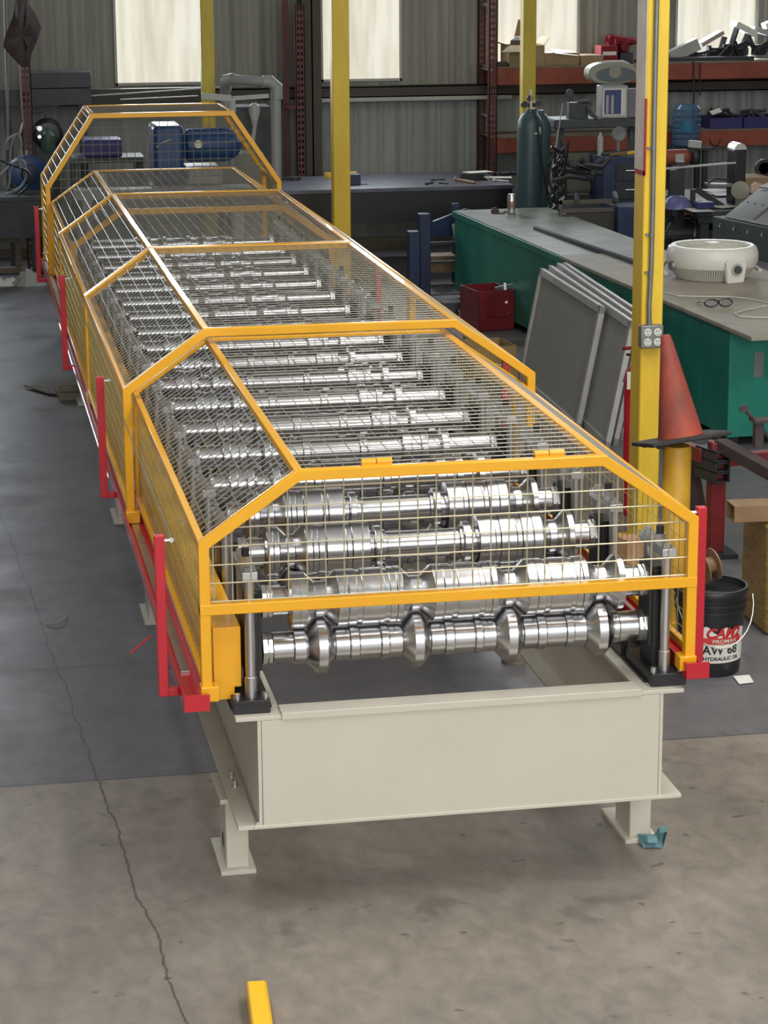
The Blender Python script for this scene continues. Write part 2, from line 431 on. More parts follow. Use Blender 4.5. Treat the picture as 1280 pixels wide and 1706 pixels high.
# legs
def leg(x, y0):
    b = MB(); b.b2((x-.0325, y0+.02, .012), (x+.0325, y0+.17, ZB-.016)); L_ = b.build('leg', M['cream'], mach, bevel=.004)
    MB().b2((x-.05, y0, 0), (x+.05, y0+.26, .013)).build('base_plate', M['cream'], L_, bevel=.001)
    MB().b2((x-.05, y0-.02, ZB-.02), (x+.05, y0+.20, ZB-.006)).build('top_plate', M['cream'], L_, bevel=.001)
    b = MB()
    for dy in (.0, .075):
        b.cyl((x, y0+.05+dy, ZB+.005), (x, y0+.05+dy, ZB+.009), .011, 16); b.cyl((x, y0+.05+dy, ZB+.009), (x, y0+.05+dy, ZB+.024), .0085, 16)
    b.build('bolt', M['zinc'], L_)
    return L_
for x in (-.033, W+.033):
    for y0 in (.26, 2.75, 4.35, 7.1): leg(x, y0)
MB().cyl((-.0665, .35, .075), (-.064, .35, .075), .022, 20).build('leg_hole_disc', M['black'], mach)  # black disc put on for the dark inside of an open hole

# stations
YS = [.150, .667]+[1.10+.4305*i for i in range(16)]   # 18 stations
ZL, ZU = .702, .832
def rings(o, p, r0=0):
    return p
def prof_shaft(): return None
X0, X1 = .030, 1.112
def nuts(mb, x, s, z, y):
    mb.lathe([(0, .047), (.012, .047)], (x if s > 0 else x-.012, y, z), (1, 0, 0), 8)
    mb.lathe([(0, .040), (.004, .040)], (x+.012 if s > 0 else x-.016, y, z), (1, 0, 0), 24)
    mb.lathe([(0, .046), (.010, .046)], (x+.016 if s > 0 else x-.026, y, z), (1, 0, 0), 8)
RC = [.19, .455, .717, .974]
def step(p, x0, x1, r, g=.0012):
    """ring between x0 and x1 with tiny dark parting grooves"""
    p += [(x0, r-g*3), (x0+.0008, r-.0006), (x0+.0022, r), (x1-.0022, r), (x1-.0008, r-.0006), (x1, r-g*3)]
def lower_front():
    p = [(X0+.02, .030), (X0+.026, .030)]; step(p, X0+.027, .115, .0425); step(p, .115, .148, .050)
    for i, c in enumerate(RC):
        p += [(c-.040, .0455), (c-.0400, .047), (c-.014, .0765), (c-.012, .078), (c+.012, .078), (c+.014, .0765), (c+.037, .047), (c+.0375, .0455)]
        if i < 3:
            n = RC[i+1]; a = c+.038; e = n-.041; L_ = e-a
            step(p, a, a+L_*.22, .047); step(p, a+L_*.22, a+L_*.36, .0505); step(p, a+L_*.36, a+L_*.68, .047); step(p, a+L_*.68, a+L_*.80, .0505); step(p, a+L_*.80, e, .047)
    step(p, 1.012, 1.03, .044); step(p, 1.03, X1-.027, .042)
    return p
def upper_front():
    p = [(X0+.02, .030), (X0+.026, .030)]; step(p, X0+.027, .102, .0405); p += [(.103, .06), (.106, .077), (.128, .077), (.1285, .0755), (.129, .077), (.148, .077)]
    for i, c in enumerate(RC):
        p += [(c-.015, .0495), (c-.0145, .048), (c-.014, .0495), (c+.014, .0495), (c+.0145, .048), (c+.015, .0495)]
        if i < 3:
            n = RC[i+1]; a = c+.042; e = n-.042; L_ = e-a
            p += [(a, .0765)]
            step(p, a, a+L_*.16, .078); step(p, a+L_*.16, a+L_*.30, .0775); p += [(a+L_*.30, .074), (a+L_*.37, .074)]
            step(p, a+L_*.37, a+L_*.72, .0775); p += [(a+L_*.72, .074), (a+L_*.79, .074)]; step(p, a+L_*.79, a+L_*.9, .0775); step(p, a+L_*.9, e, .078)
            p += [(e, .0765)]
    p += [(1.015, .075), (1.017, .077), (1.034, .077), (1.036, .06)]; step(p, 1.036, X1-.027, .0425)
    return p
def upper_two(cut=0.):
    p = [(X0+.02, .03), (X0+.026, .03)]; step(p, X0+.027, .108, .0415)
    p += [(.11, .06), (.112, .074)]; step(p, .112, .130, .0745); step(p, .130, .148, .0745); p += [(.149, .073), (.172, .05)]; step(p, .173, .196, .05); p += [(.197, .05), (.222, .077)]
    step(p, .224, .245, .078); step(p, .245, .262, .0765); step(p, .262, .285, .074); step(p, .285, .345, .0765); step(p, .345, .362, .074); step(p, .362, .415-cut, .077)
    p += [(.416-cut, .05)]; step(p, .418-cut, .432, .046); step(p, .434, .456, .060)
    p += [(.458, .047), (.468, .047)]; step(p, .47, .69, .0405); p += [(.69, .048), (.698, .048)]; step(p, .70, .722, .060); p += [(.724, .044), (.738, .044)]
    step(p, .742, .79, .0765); step(p, .79, .806, .074); step(p, .806, .855, .0765); step(p, .855, .872, .0745); step(p, .872, .905, .077); step(p, .905, .934, .078)
    p += [(.935, .077), (.96, .05)]; step(p, .961, .984, .05); p += [(.986, .05), (1.012, .076)]; step(p, 1.013, 1.032, .0775); p += [(1.033, .05)]; step(p, 1.034, X1-.027, .0415)
    return p
def mid_prof(a, r):
    p = [(X0+.02, .03), (X0+.026, .03)]; step(p, X0+.027, .11+a, .0395); step(p, .11+a, .135+a, r); step(p, .135+a, .165+a, r-.004); step(p, .165+a, .19+a, r)
    p += [(.191+a, .036)]; step(p, .20+a, .245+a, .036); step(p, .25+a, .275+a, r+.001)
    step(p, .277+a, .39+a, .041); step(p, .39+a, .415+a, .05); step(p, .416+a, .62, .041); step(p, .62, .645, .05); step(p, .646, .80-a, .041)
    step(p, .80-a, .83-a, r); step(p, .83-a, .865-a, r-.005); step(p, .865-a, .89-a, r); p += [(.892-a, .036), (.935-a, .036)]; step(p, .94-a, .965-a, r+.001); step(p, .967-a, X1-.027, .0395)
    return p
def far_prof():
    p = [(X0+.02, .03), (X0+.026, .03)]; step(p, X0+.027, .30, .034)
    for q in (.30, .37, .46, .60, .69, .80): step(p, q, q+.022, .052); step(p, q+.023, q+.06, .040)
    step(p, .87, X1-.027, .034)
    return p
def roller(name, prof, y, z, mt=None):
    q = []; lastx = -1
    for x, r in prof:
        if x <= lastx: x = lastx+.0002
        q.append((x, r)); lastx = x
    b = MB(); b.lathe([(X0+.001, .022)]+q+[(X1-.001, .022)], (0, y, z), (1, 0, 0), 44)
    o = b.build(name, mt or M['steel'], mach, ang=22)
    n = MB(); nuts(n, X0, 1, z, y); nn = n.build('locknut', M['zinc'], o)
    n = MB(); nuts(n, X1, -1, z, y); n.build('locknut', M['zinc'], o)
    return o
uf = roller('upper_roller', upper_front(), YS[0], ZU)
lf = roller('lower_roller', lower_front(), YS[0], ZL)
u2 = roller('upper_roller', upper_two(), YS[1], ZU)
cp(u2, mach, (0, YS[2]-YS[1], 0))
u3 = roller('upper_roller', mid_prof(0, .066), YS[3], ZU)
u4 = roller('upper_roller', mid_prof(.03, .062), YS[4], ZU)
u5 = roller('upper_roller', mid_prof(.06, .060), YS[5], ZU)
for k, src, s0 in ((6, u4, 4), (7, u3, 3), (8, u5, 5), (9, u4, 4)): cp(src, mach, (0, YS[k]-YS[s0], 0))
uff = roller('upper_roller', far_prof(), YS[10], ZU)
for k in range(11, 18): cp(uff, mach, (0, YS[k]-YS[10], 0))
for k in range(1, 10): cp(lf, mach, (0, YS[k]-YS[0], 0))
lff = roller('lower_roller', far_prof(), YS[10], ZL)
for k in range(11, 18): cp(lff, mach, (0, YS[k]-YS[10], 0))

def stand(side, y):
    xc = CX+side*.578
    b = MB(); b.box((xc+side*.003, y, ZTP+.019), (.100, .25, .036))
    b.box((xc-side*.012, y, .735), (.030, .115, .28)) ; b.box((xc-side*.012, y, .768), (.05, .10, .23))
    st = b.build('roll_stand', M['black'], mach, bevel=.002)
    for dy in (-.085, .085):
        b = MB(); b.lathe([(0, .0135), (.33, .0135)], (xc, y+dy, ZTP+.037), (0, 0, 1), 24); b.lathe([(0, .0165), (.055, .0165), (.057, .014)], (xc, y+dy, ZTP+.037), (0, 0, 1), 24)
        b.build('post', M['steel2'], st)
    b = MB(); b.box((xc, y, .936), (.042, .225, .024)); b.build('cap_bar', M['steel2'], st, bevel=.002)
    for dy, rr, zz in ((-.02, .017, .97), (.085, .013, .962), (-.085, .013, .956)): MB().cyl((xc, y+dy, .948), (xc, y+dy, zz), rr, 6).build('nut', M['zinc'], st)
    b = MB(); b.cyl((xc, y-.02, .948), (xc, y-.02, .992), .011, 10); b.build('adjusting_screw', M['black'], st)
    for dx in (-.036, .04):
        b = MB(); b.cyl((xc+side*dx, y-.105, ZTP+.037), (xc+side*dx, y-.105, ZTP+.053), .0085, 14); b.build('cap_screw', M['zinc'], st)
    return st
for side in (-1, 1):
    s0 = stand(side, YS[0])
    for k in range(1, 18): cp(s0, mach, (0, YS[k]-YS[0], 0))
    b = MB(); xc = CX+side*.578; b.b2((xc-.056, .07, ZTP+.0005), (xc+.056, YE-.1, ZTP+.007)); b.build('base_strip', M['black'], mach)
    b = MB(); b.b2((xc-side*.055, .30, ZTP+.008), (xc-side*.035, YE-.2, ZTP+.05)); b.build('tie_bar', M['black'], mach)
# drive chain cover (left) and small guard tab (right)
b = MB(); b.prism([(-.109, .09, .582), (-.053, .09, .582), (-.053, .09, .616), (-.034, .09, .616), (-.034, .09, .785), (-.109, .09, .785)], (0, YE-.2, 0))
cc = b.build('chain_cover', M['yellow'], mach, bevel=.002)
b = MB()
for i in range(9): b.cyl((-.075, .35+i*.9, .785), (-.075, .35+i*.9, .792), .008, 10)
b.build('screw', M['zinc'], cc)
MB().b2((1.10, .25, .76), (1.16, .262, .85)).build('guard_tab', M['yellow'], mach)
# red channels with cord posts
for side in (-1, 1):
    a, c_ = (-.200, -.132) if side < 0 else (1.184, 1.249)
    xo = a if side < 0 else c_
    b = MB()
    b.b2((a, -.012, .589), (c_, YE+.7, .596)); b.b2((a, -.012, .596), (a+.005, YE+.7, .632)); b.b2((c_-.005, -.012, .596), (c_, YE+.7, .612)); b.b2((a, -.016, .589), (c_, -.008, .634))
    ch = b.build('red_channel', M['red'], mach)
    b = MB(); b.b2((a+.022, .3, .597), (c_-.02, YE+.5, .602)); b.build('slide_strip', M['steel2'], ch)
    for yy in (.4, 2.5, 4.9, 7.5):
        x2 = -.06 if side < 0 else W+.06; p_, q_ = sorted((x2, a if side < 0 else c_)); MB().b2((p_, yy, .577), (q_, yy+.05, .588)).build('channel_bracket', M['black'], mach); MB().b2((x2-.012, yy, ZTP), (x2+.012, yy+.05, .577)).build('channel_bracket', M['black'], mach)
    xp = -.241 if side < 0 else 1.263
    for i, yy in enumerate((.135, 2.44, 5.04, 7.93)):
        b = MB(); b.b2((xp-.0135, yy-.0135, .590), (xp+.0135, yy+.0135, 1.038)); aa, bb = sorted((xp, xo)); b.b2((aa-.0, yy-.012, .590), (bb+.0, yy+.012, .612))
        po = b.build('cord_post', M['red'], mach, bevel=.002)
        e = MB(); e.cyl((xp-side*.010, yy, 1.022), (xp-side*.03, yy, 1.022), .005, 10); e.lathe([(0, .007), (.006, .007)], (xp-side*.033, yy, 1.022), (0, 1, 0), 12); e.build('eye_bolt', M['zinc'], po)
    b = MB(); b.tube([(xp-side*.035, y_, 1.022-(.01 if i % 2 else 0)) for i, y_ in enumerate((.135, 1.3, 2.44, 3.7, 5.04, 6.5, 7.93))], .002, 6); b.build('pull_cord', M['wire'] if side < 0 else M['maroon'], mach, 'thin pull cord')
b = MB(); b.cyl((-.245, .46, .66), (-.31, .40, .63), .0022, 6); b.build('cord_tail', M['red'], mach)
b = MB(); b.tube([(-.206, 2.7, .604), (-.206, 6.3, .604)], .004, 8); b.build('conduit', M['zinc'], mach)  # bright thin tube put in for the highlight along the red channel edge
# rear drive: blue gear motor on the frame
b = MB(); b.b2((.40, 8.25, ZB), (W-.0, 8.95, ZTP)); b.build('drive_table', M['cream'], mach, bevel=.003)
gm = MB(); gm.b2((.585, 9.35, 1.0), (.78, 9.75, 1.375)); gm.b2((.57, 9.4, .80), (.80, 9.7, 1.0))
gmo = gm.build('gearbox', M['blue'], mach, bevel=.025)
gm = MB(); gm.lathe([(0, .08), (.02, .105), (.30, .105), (.34, .09), (.37, .05)], (.80, 9.55, 1.23), (1, 0, 0), 28)
for i in range(14):
    a = 2*PI*i/14; gm.box((.96, 9.55+math.cos(a)*.107, 1.23+math.sin(a)*.107), (.26, .008, .02), rx(a))
gm.build('motor', M['blue'], gmo, bevel=.002); MB().lathe([(0, .028), (.004, .026)], (.885, 9.438, 1.245), (0, -1, 0), 20).build('motor_badge', M['offwhite'], gmo)
MB().tube([(.60, 9.34, 1.24), (.64, 9.33, 1.27), (.70, 9.33, 1.29)], .008, 8).build('lifting_tab', M['zinc'], gmo)
b = MB(); b.b2((.05, 9.15, .93), (1.2, 9.35, .99)); b.b2((.80, 9.3, 1.0), (1.02, 9.7, 1.10)); b.b2((.10, 9.15, .55), (.16, 9.25, .93)); b.b2((1.08, 9.15, .55), (1.14, 9.25, .93)); b.build('motor_shelf', M['lgrey'], mach, bevel=.003)
b = MB(); b.b2((-.02, 8.35, ZTP), (1.14, 9.9, ZTP+.02)); b.b2((0, 8.3, ZTP-.1), (1.12, 9.9, ZTP)); b.build('rear_deck', M['lgrey'], mach)
for x_ in (.02, 1.04):
    MB().b2((x_, 9.7, 0), (x_+.08, 9.78, ZTP-.1)).build('leg', M['cream'], mach)
b = MB(); b.b2((.17, 9.25, 1.02), (.27, 9.33, 1.08)); b.cyl((.20, 9.29, 1.08), (.20, 9.29, 1.10), .012, 8); b.build('pillow_block', M['lgrey'], mach, bevel=.006)

# ================================================================== guards
T = .029
def guard(y0, y1, h, t, zk, zt, zlow, label, front=None, wmat=None, rail=True, sidemesh=True, fz=None, hinges=False, feet=True, extra_mid=None, wires=(True, True), rw=.012):
    c = .535
    g = thing('safety_guard', label, 'machine guard', (c, (y0+y1)/2, 0))
    fr = MB(); n = (0, 1, 0)
    prof = lambda y: [(c-h, y, zlow), (c-h, y, zk), (c-t, y, zt), (c+t, y, zt), (c+h, y, zk), (c+h, y, zlow)]
    fr.sweep(prof(y0), T, T, n); fr.sweep(prof(y1-T), rw, T, n)
    ts = T*.75
    dl = V((h-t, 0, zt-zk)).normalized()
    for sx in (-1, 1):
        fr.b2((c+sx*(h-.0008), y0+.0012, zk-.027), (c+sx*(h-.022), y1-.0012, zk+.0015))
        fr.bar((c+sx*(t-.006), y0+.0012, zt-.0122), (c+sx*(t-.006), y1-.0012, zt-.0122), .024, .022)
        if sidemesh: fr.b2((c+sx*(h-.0008), y0+.0012, zlow+.045), (c+sx*(h-.02), y1-.0012, zlow+.065))
        if extra_mid:
            fr.b2((c+sx*h, extra_mid, zlow), (c+sx*(h-.022), extra_mid+.024, zk))
    if fz:
        fr.b2((c-h, y0-.002, fz), (c+h, y0+T, fz+T))
    frame = fr.build('frame', M['yellow'], g, bevel=.0025)
    wm_ = wmat or M['wire']; i = T*.6; yo = y0+T
    if wires[0]:
        q = lambda s: [(c+s*(t-.01), y0+.01, zt-.006), (c+s*(t-.01), y1-.01, zt-.006)]
        MB().grid([(c-t+.01, y0+.01, zt-.007), (c-t+.01, y1-.01, zt-.007), (c+t-.01, y1-.01, zt-.007), (c+t-.01, y0+.01, zt-.007)], (0, 1, 0), (1, 0, 0), .050, .0017).build('top_mesh', wm_, g)
    for sx in (-1, 1):
        a0 = V((c+sx*(t), y0+.01, zt-.012)); a1 = V((c+sx*(h-.004), y0+.01, zk-.008))
        b0 = V((a0.x, y1-.01, a0.z)); b1 = V((a1.x, y1-.01, a1.z))
        MB().grid([a0, b0, b1, a1], (0, 1, 0), a1-a0, .050, .0017).build('slope_mesh', wm_, g)
        if sidemesh:
            X = c+sx*(h-.012)
            MB().grid([(X, y0+.01, zk-.01), (X, y1-.01, zk-.01), (X, y1-.01, zlow+.05), (X, y0+.01, zlow+.05)], (0, 1, 0), (0, 0, -1), .050, .0014).build('side_mesh', M['wirey'], g)
    if front is not None:
        z0 = front
        MB().grid([(c-h+.015, y0+.013, z0+.005), (c-h+.015, y0+.013, zk-.01), (c-t+.006, y0+.013, zt-.012), (c+t-.006, y0+.013, zt-.012), (c+h-.015, y0+.013, zk-.01), (c+h-.015, y0+.013, z0+.005)], (1, 0, 0), (0, 0, 1), .050, .0020, (0, .0)).build('front_mesh', M['wirec'] if y0 < 1 else M['wire'], g)
    if hinges:
        for xx in (.29, .76):
            b = MB(); b.cyl((xx, y0+.02, zt+.010), (xx+.038, y0+.02, zt+.010), .009, 14); b.cyl((xx+.041, y0+.02, zt+.010), (xx+.082, y0+.02, zt+.010), .0095, 14); b.b2((xx+.0, y0+.01, zt-.004), (xx+.08, y0+.03, zt+.006))
            b.build('hinge', M['yellow'], g)
    if feet:
        for sx in (-1, 1):
            for yy in (y0, y1-.034):
                b = MB(); X = c+sx*(h-.0155); b.box((X-sx*.006, yy+.018, zlow+.020), (.048, .05, .042)); b.build('foot', M['yellow'], g, bevel=.003)
    return g
ZP = .604
guard(.02, 2.12, .684, .4195, 1.039, 1.2224, ZP, 'front yellow wire mesh safety guard with mesh front panel, over the nearest rollers', front=.845, fz=.841, hinges=True)
guard(1.987, 4.152, .7276, .4412, 1.0753, 1.275, ZP, 'second yellow wire mesh safety guard from the front, slightly larger than the nested front one', rw=T)
guard(4.155, 6.34, .7276, .4412, 1.0753, 1.275, ZP, 'third yellow wire mesh safety guard from the front, covering the middle rollers', rw=T)
guard(6.05, 8.115, .685, .421, 1.039, 1.2224, ZP, 'fourth yellow wire mesh safety guard, low one just before the tall end guard')
guard(8.13, 8.84, .7097, .4241, 1.1277, 1.5546, ZP, 'tall yellow wire mesh end guard at the far end, before the blue motor', rw=T, front=1.09, sidemesh=True)

# ================================================================== foreground and right side
# near column with conduit, box and painted patch
p = at(1067, 600, y=3.5); nx = p.x
nc = thing('steel_column', 'large yellow steel column in front on the right, carrying a conduit and outlet box', 'column', (nx+.05, 3.58, 0))
b = MB(); b.b2((nx, 3.5, .01), (nx+.096, 3.64, ZC)); b.b2((nx-.05, 3.45, 0), (nx+.15, 3.70, .012)); b.build('column_shaft', M['yellow2'], nc, bevel=.008)
zt_ = at(1062, 290, x=nx, y=None).z if False else at(1066, 290, y=3.5).z
b = MB(); b.b2((nx-.0015, 3.502, zt_), (nx+.001, 3.638, ZC)); pp = b.build('painted_band', M['pinkpaint'], nc, 'faded white painted band')
b = MB(); b.b2((nx-.003, 3.49, zt_-.006), (nx+.004, 3.506, zt_+.31)); b.b2((nx-.003, 3.49, zt_-.008), (nx-.0012, 3.63, zt_+.012)); b.build('red_tape', M['tapered'], nc)
zc = at(1085, 543, y=3.45).z
xk = at(1087, 400, y=3.47).x
b = MB(); b.tube([(xk, 3.485, zc), (xk-.002, 3.485, zc+.08), (xk+.003, 3.485, zc+.25), (xk+.004, 3.485, zc+.5), (xk+.002, 3.485, zc+.9), (xk+.002, 3.485, zc+1.38), (xk+.012, 3.482, zc+1.50), (xk+.014, 3.48, 5.9)], .0105, 12)
for dz in (.22, .38, .74): b.cyl((xk+.001, 3.485, zc+dz-.008), (xk+.003, 3.485, zc+dz+.008), .0115, 12); b.b2((xk-.022, 3.49, zc+dz-.005), (xk-.005, 3.5, zc+dz+.005))
b.cyl((xk, 3.485, zc-.005), (xk, 3.485, zc+.015), .012, 12)
b.build('conduit', M['galv'], nc)
x0 = at(1068, 560, y=3.46).x; x1_ = at(1105, 560, y=3.46).x; z0 = at(1080, 580, y=3.46).z
ob = MB(); ob.b2((x0, 3.455, z0), (x1_, 3.5, zc)); obo = ob.build('outlet_box', M['galv'], nc, bevel=.004)
for i in (0, 1):
    for j in (0, 1):
        ox = x0+(x1_-x0)*(.30+.44*i); oz = z0+(zc-z0)*(.27+.44*j)
        b = MB(); b.lathe([(0, .0165), (.003, .016)], (ox, 3.455, oz), (0, -1, 0), 20); b.cur = 1
        b.b2((ox-.007, 3.4505, oz+.001), (ox-.0045, 3.4522, oz+.009)); b.b2((ox+.0045, 3.4505, oz+.001), (ox+.007, 3.4522, oz+.008)); b.b2((ox-.002, 3.4505, oz-.010), (ox+.002, 3.4522, oz-.006))
        b.build('socket', [M['white'], M['black']], obo)
# bollard and cone
bp_ = at(1128, 1040, z=0); bx, by = bp_.x, bp_.y+.05
zb_ = at(1128, 742, y=by).z
b = MB(); b.lathe([(0, .054), (zb_-.01, .054), (zb_, .048)], (bx, by, 0), (0, 0, 1), 32); b.lathe([(0, .09), (.012, .09)], (bx, by, 0), (0, 0, 1), 32)
tag(b.build('bollard', M['bollard']), 'round yellow steel bollard standing beside the near column, topped by a traffic cone', 'bollard')
ct = thing('traffic_cone', 'dirty orange traffic cone tilted on top of the yellow bollard', 'traffic cone', (bx, by, zb_))
tilt = (ry(-.12) @ rx(-.19)).to_4x4(); O = V((bx+.012, by, zb_+.034))
def cpt(v): return O+(tilt @ V(v))
ax = (tilt @ V((0, 0, 1)))
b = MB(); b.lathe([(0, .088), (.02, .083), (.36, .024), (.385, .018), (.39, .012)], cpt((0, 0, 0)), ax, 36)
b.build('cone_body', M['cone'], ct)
tb = tilt.to_3x3(); b = MB(); b.box(cpt((0, 0, -.008)), (.31, .29, .016), tb)
for dx in (-.11, .11):
    for dy in (-.1, .1): b.box(cpt((dx, dy, -.02)), (.03, .03, .012), tb)
b.build('cone_base', M['rubber'], ct, 'black rubber base', bevel=.004)

# hydraulic oil bucket
fp = at(1197, 1129, z=0); BX, BY = fp.x, fp.y+.11
bk = thing('bucket', 'black plastic pail of hydraulic oil with white and red label on the floor', 'bucket', (BX, BY, 0))
b = MB(); b.lathe([(0, .108), (.01, .111), (.235, .124), (.236, .129), (.244, .129), (.245, .124), (.26, .125), (.262, .131), (.270, .131), (.271, .125), (.295, .127), (.296, .134), (.312, .136), (.318, .133), (.318, .124), (.296, .120), (.292, .05)], (BX, BY, 0), (0, 0, 1), 48)
b.build('pail', M['black'], bk)
b = MB(); R0 = lambda z: .1115+(.124-.1115)*(z/.235)+.0012
def wrapz(x, z, off=0.0):
    r = R0(z)+off; a = -PI/2+x/r+BA; return V((BX+math.cos(a)*r, BY+math.sin(a)*r, z))
BA = -.02
def wrap_panel(mb, x0, x1, z0, z1, off=0., topf=None, n=24, back=False):
    vs = []; fs = []
    for i in range(n+1):
        x = x0+(x1-x0)*i/n; zt2 = topf(x) if topf else z1
        vs += [wrapz(x, z0, off), wrapz(x, zt2, off)]
    for i in range(n): fs.append((2*i, 2*i+2, 2*i+3, 2*i+1))
    mb.add(vs, fs)
wrap_panel(b, -.12, .12, .055, .195, 0, lambda x: .165+.02*abs(math.sin(x*38))+.01*math.sin(x*90))
b.cur = 1; wrap_panel(b, -.08, .095, .126, .150, .0008)
lab = b.build('label_sheet', [M['white'], mat('label_red', rgb(200, 62, 48), .5)], bk, 'white and red paper label')
b = MB(); b.text('CAM2', .052, lambda x, y: wrapz(x+.016, y+.166, .0016), shear=.25, bold=.002); b.build('lettering', mat('letter_red', rgb(190, 40, 40), .5), lab)
b = MB(); b.text('PROMAX', .019, lambda x, y: wrapz(x*1.25+.022, y+.137, .0022), bold=.0004); b.build('lettering', M['offwhite'], lab)
b = MB(); b.text('AW 68', .046, lambda x, y: wrapz(x+.008, y+.103, .0016), bold=.0008); b.text('HYDRAULIC OIL', .0185, lambda x, y: wrapz(x*1.05+.014, y+.071, .0016), bold=.0005); b.build('lettering', M['black'], lab)
b = MB(); hp = []
for i in range(17):
    a = PI*i/16; hp.append((BX+math.cos(a)*.142, BY-.045-math.sin(a)*.095, .285-math.sin(a)*.165))
b.tube(hp, .0022, 6); hd = b.build('handle', M['zinc'], bk); b = MB(); b.tube([V(hp[7]), V(hp[8]), V(hp[9])], .006, 10); b.build('grip', M['offwhite'], hd)
# small reel lying on the bucket
b = MB(); rc = V((BX-.03, BY+.02, .318)); b.lathe([(0, .06), (.006, .06), (.007, .03), (.045, .03), (.046, .06), (.052, .06)], rc+V((0, 0, .055)), (1, .2, .2), 24)
tag(b.build('cable_reel', M['tan']), 'small tan reel of wire lying on top of the black bucket', 'reel')
# paper on the floor
q = [at(1222, 1127, z=.004), at(1232, 1140, z=.004), at(1256, 1137, z=.004), at(1249, 1125, z=.004)]
b = MB(); b.prism(q, (0, 0, .002)); tag(b.build('paper_slip', M['paper']), 'small white paper slip on the floor in front of the bucket', 'paper')
# teal glove by the right leg
b = MB(); c0 = at(1090, 1406, z=0)
pts = [(1064, 1400, .012), (1072, 1412, .004), (1105, 1412, .004), (1112, 1386, .05), (1100, 1388, .045), (1096, 1404, .02), (1080, 1404, .02)]
top = [at(a, b_, z=z) for a, b_, z in pts]; n_ = len(top)
b.add([V((t.x, t.y, max(.003, t.z))) for t in top]+[V((t.x+.004, t.y+.02, max(.012, t.z+.012))) for t in top]+[c0+V((0, .0, .03))],
      [(i, (i+1) % n_, n_+(i+1) % n_, n_+i) for i in range(n_)]+[(n_+i, n_+(i+1) % n_, 2*n_) for i in range(n_)])
tag(b.build('work_glove', M['glove'], ang=15), 'crumpled teal rag glove on the floor against the right front leg of the machine', 'glove')
# yellow bar at the bottom edge
a0 = at(427, 1632, z=.05); a1 = at(445, 1760, z=.05)
d = (a1-a0).normalized(); a1 = a0+d*.9
b = MB(); b.bar((a0.x, a0.y, .025), (a1.x, a1.y, .025), .052, .05)
tag(b.build('floor_bar', mat('bright_yellow', rgb(255, 196, 36), .4), bevel=.008), 'bright yellow rounded steel bar on the floor at the very bottom edge', 'bar')

# stuff on the floor inside / under the machine
b = MB(); b.b2((1.0, 3.1, 0), (1.32, 3.3, .10)); tag(b.build('white_block', M['offwhite'], bevel=.01), 'white block on the floor under the machine, seen below the front rollers', 'block')
p = at(862, 1110, z=0); b = MB(); b.lathe([(0, .045), (.03, .045)], (p.x, p.y+.05, 0), (0, 0, 1), 18); tag(b.build('wood_disc', M['wood2']), 'round wooden disc on the floor under the front rollers', 'wood block')
p = at(1055, 938, z=0); b = MB(); b.box((p.x+.0, p.y+.05, .05), (.085, .09, .10), rz(.3)); tag(b.build('wood_block', mat('pink_wood', rgb(214, 172, 138), .8, c2=rgb(190, 140, 108), scale=12)), 'pale wooden block on the floor between machine and bollard', 'wood block')
for i, (px, py, z_, s_, a_, lb) in enumerate([(120, 662, .02, (.20, .22, .04), .05, 'flat wood block under the far left machine leg, lower one'), (118, 648, .06, (.17, .2, .04), -.06, 'grey wood block stacked on another under the far left machine leg')]):
    p = at(px, py, z=z_); b = MB(); b.box((p.x+.02, p.y+.12, z_), s_, rz(a_)); tag(b.build('wood_block', M['wood2'], bevel=.003), lb, 'wood block')
q = [at(40, 644, z=.01), at(80, 656, z=.01), at(128, 660, z=.01), at(128, 648, z=.01)]; b = MB(); b.prism(q, (0, 0, .008)); tag(b.build('wood_plank', M['wood2']), 'thin weathered plank on the floor left of the machine', 'plank')
for i, (px, py) in enumerate([(84, 1040), (100, 1030)][:1]):
    pts = [at(76, 1040, z=.004), at(90, 1040, z=.008), at(104, 1034, z=.01), at(112, 1026, z=.006)]
    tag(MB().tube(pts, .0022, 6).build('wire_scrap', M['wire']), 'short curved wire scrap on the dark floor left of the machine', 'wire')

# ================================================================== green bench
th = math.atan2(2.859-3.134, 10.6-5.3); BL = V((3.135, 5.30, 0)); ud = V((math.sin(th), math.cos(th), 0)); rd = V((math.cos(th), -math.sin(th), 0)); HB = .62
R = Matrix((rd, ud, V((0, 0, 1)))).transposed()
def bb(mb, a, l, z0, a2, l2, z1):
    return mb.box(BL+rd*((a+a2)/2)+ud*((l+l2)/2)+V((0, 0, (z0+z1)/2)), (abs(a2-a), abs(l2-l), z1-z0), R)
gb = thing('workbench', 'long teal green steel workbench with a dusty grey top, right of the machine', 'workbench', BL)
b = MB(); bb(b, 0, 0, .05, .70, 5.30, HB-.02); b.build('body', M['green'], gb, bevel=.004)
b = MB(); bb(b, -.012, 2.7, HB-.045, .72, 5.32, HB); b.build('rim', M['green'], gb, bevel=.003)
b = MB(); bb(b, -.0, 2.7, HB-.0, .71, 5.31, HB+.006); b.build('worktop', M['benchtop'], gb)
b = MB(); bb(b, -.03, -.35, HB-.006, .95, 2.75, HB+.016); b.build('worktop', mat('beige_sheet_top', rgb(172, 163, 146), .6, c2=rgb(142, 137, 126), scale=4), gb, 'beige overhanging sheet top', bevel=.003)
for l in (.12, 2.6, 5.1):
    for a in (.06, .62): MB().box(BL+rd*a+ud*l+V((0, 0, .025)), (.06, .1, .05), R).build('foot', M['dark'], gb)
b = MB(); bb(b, -.004, 1.0, .28, 0, 1.05, .33); b.build('latch', M['dark'], gb)
b = MB(); bb(b, .135, -.003, .36, .185, 0, .49); b.build('plate', M['galv'], gb)
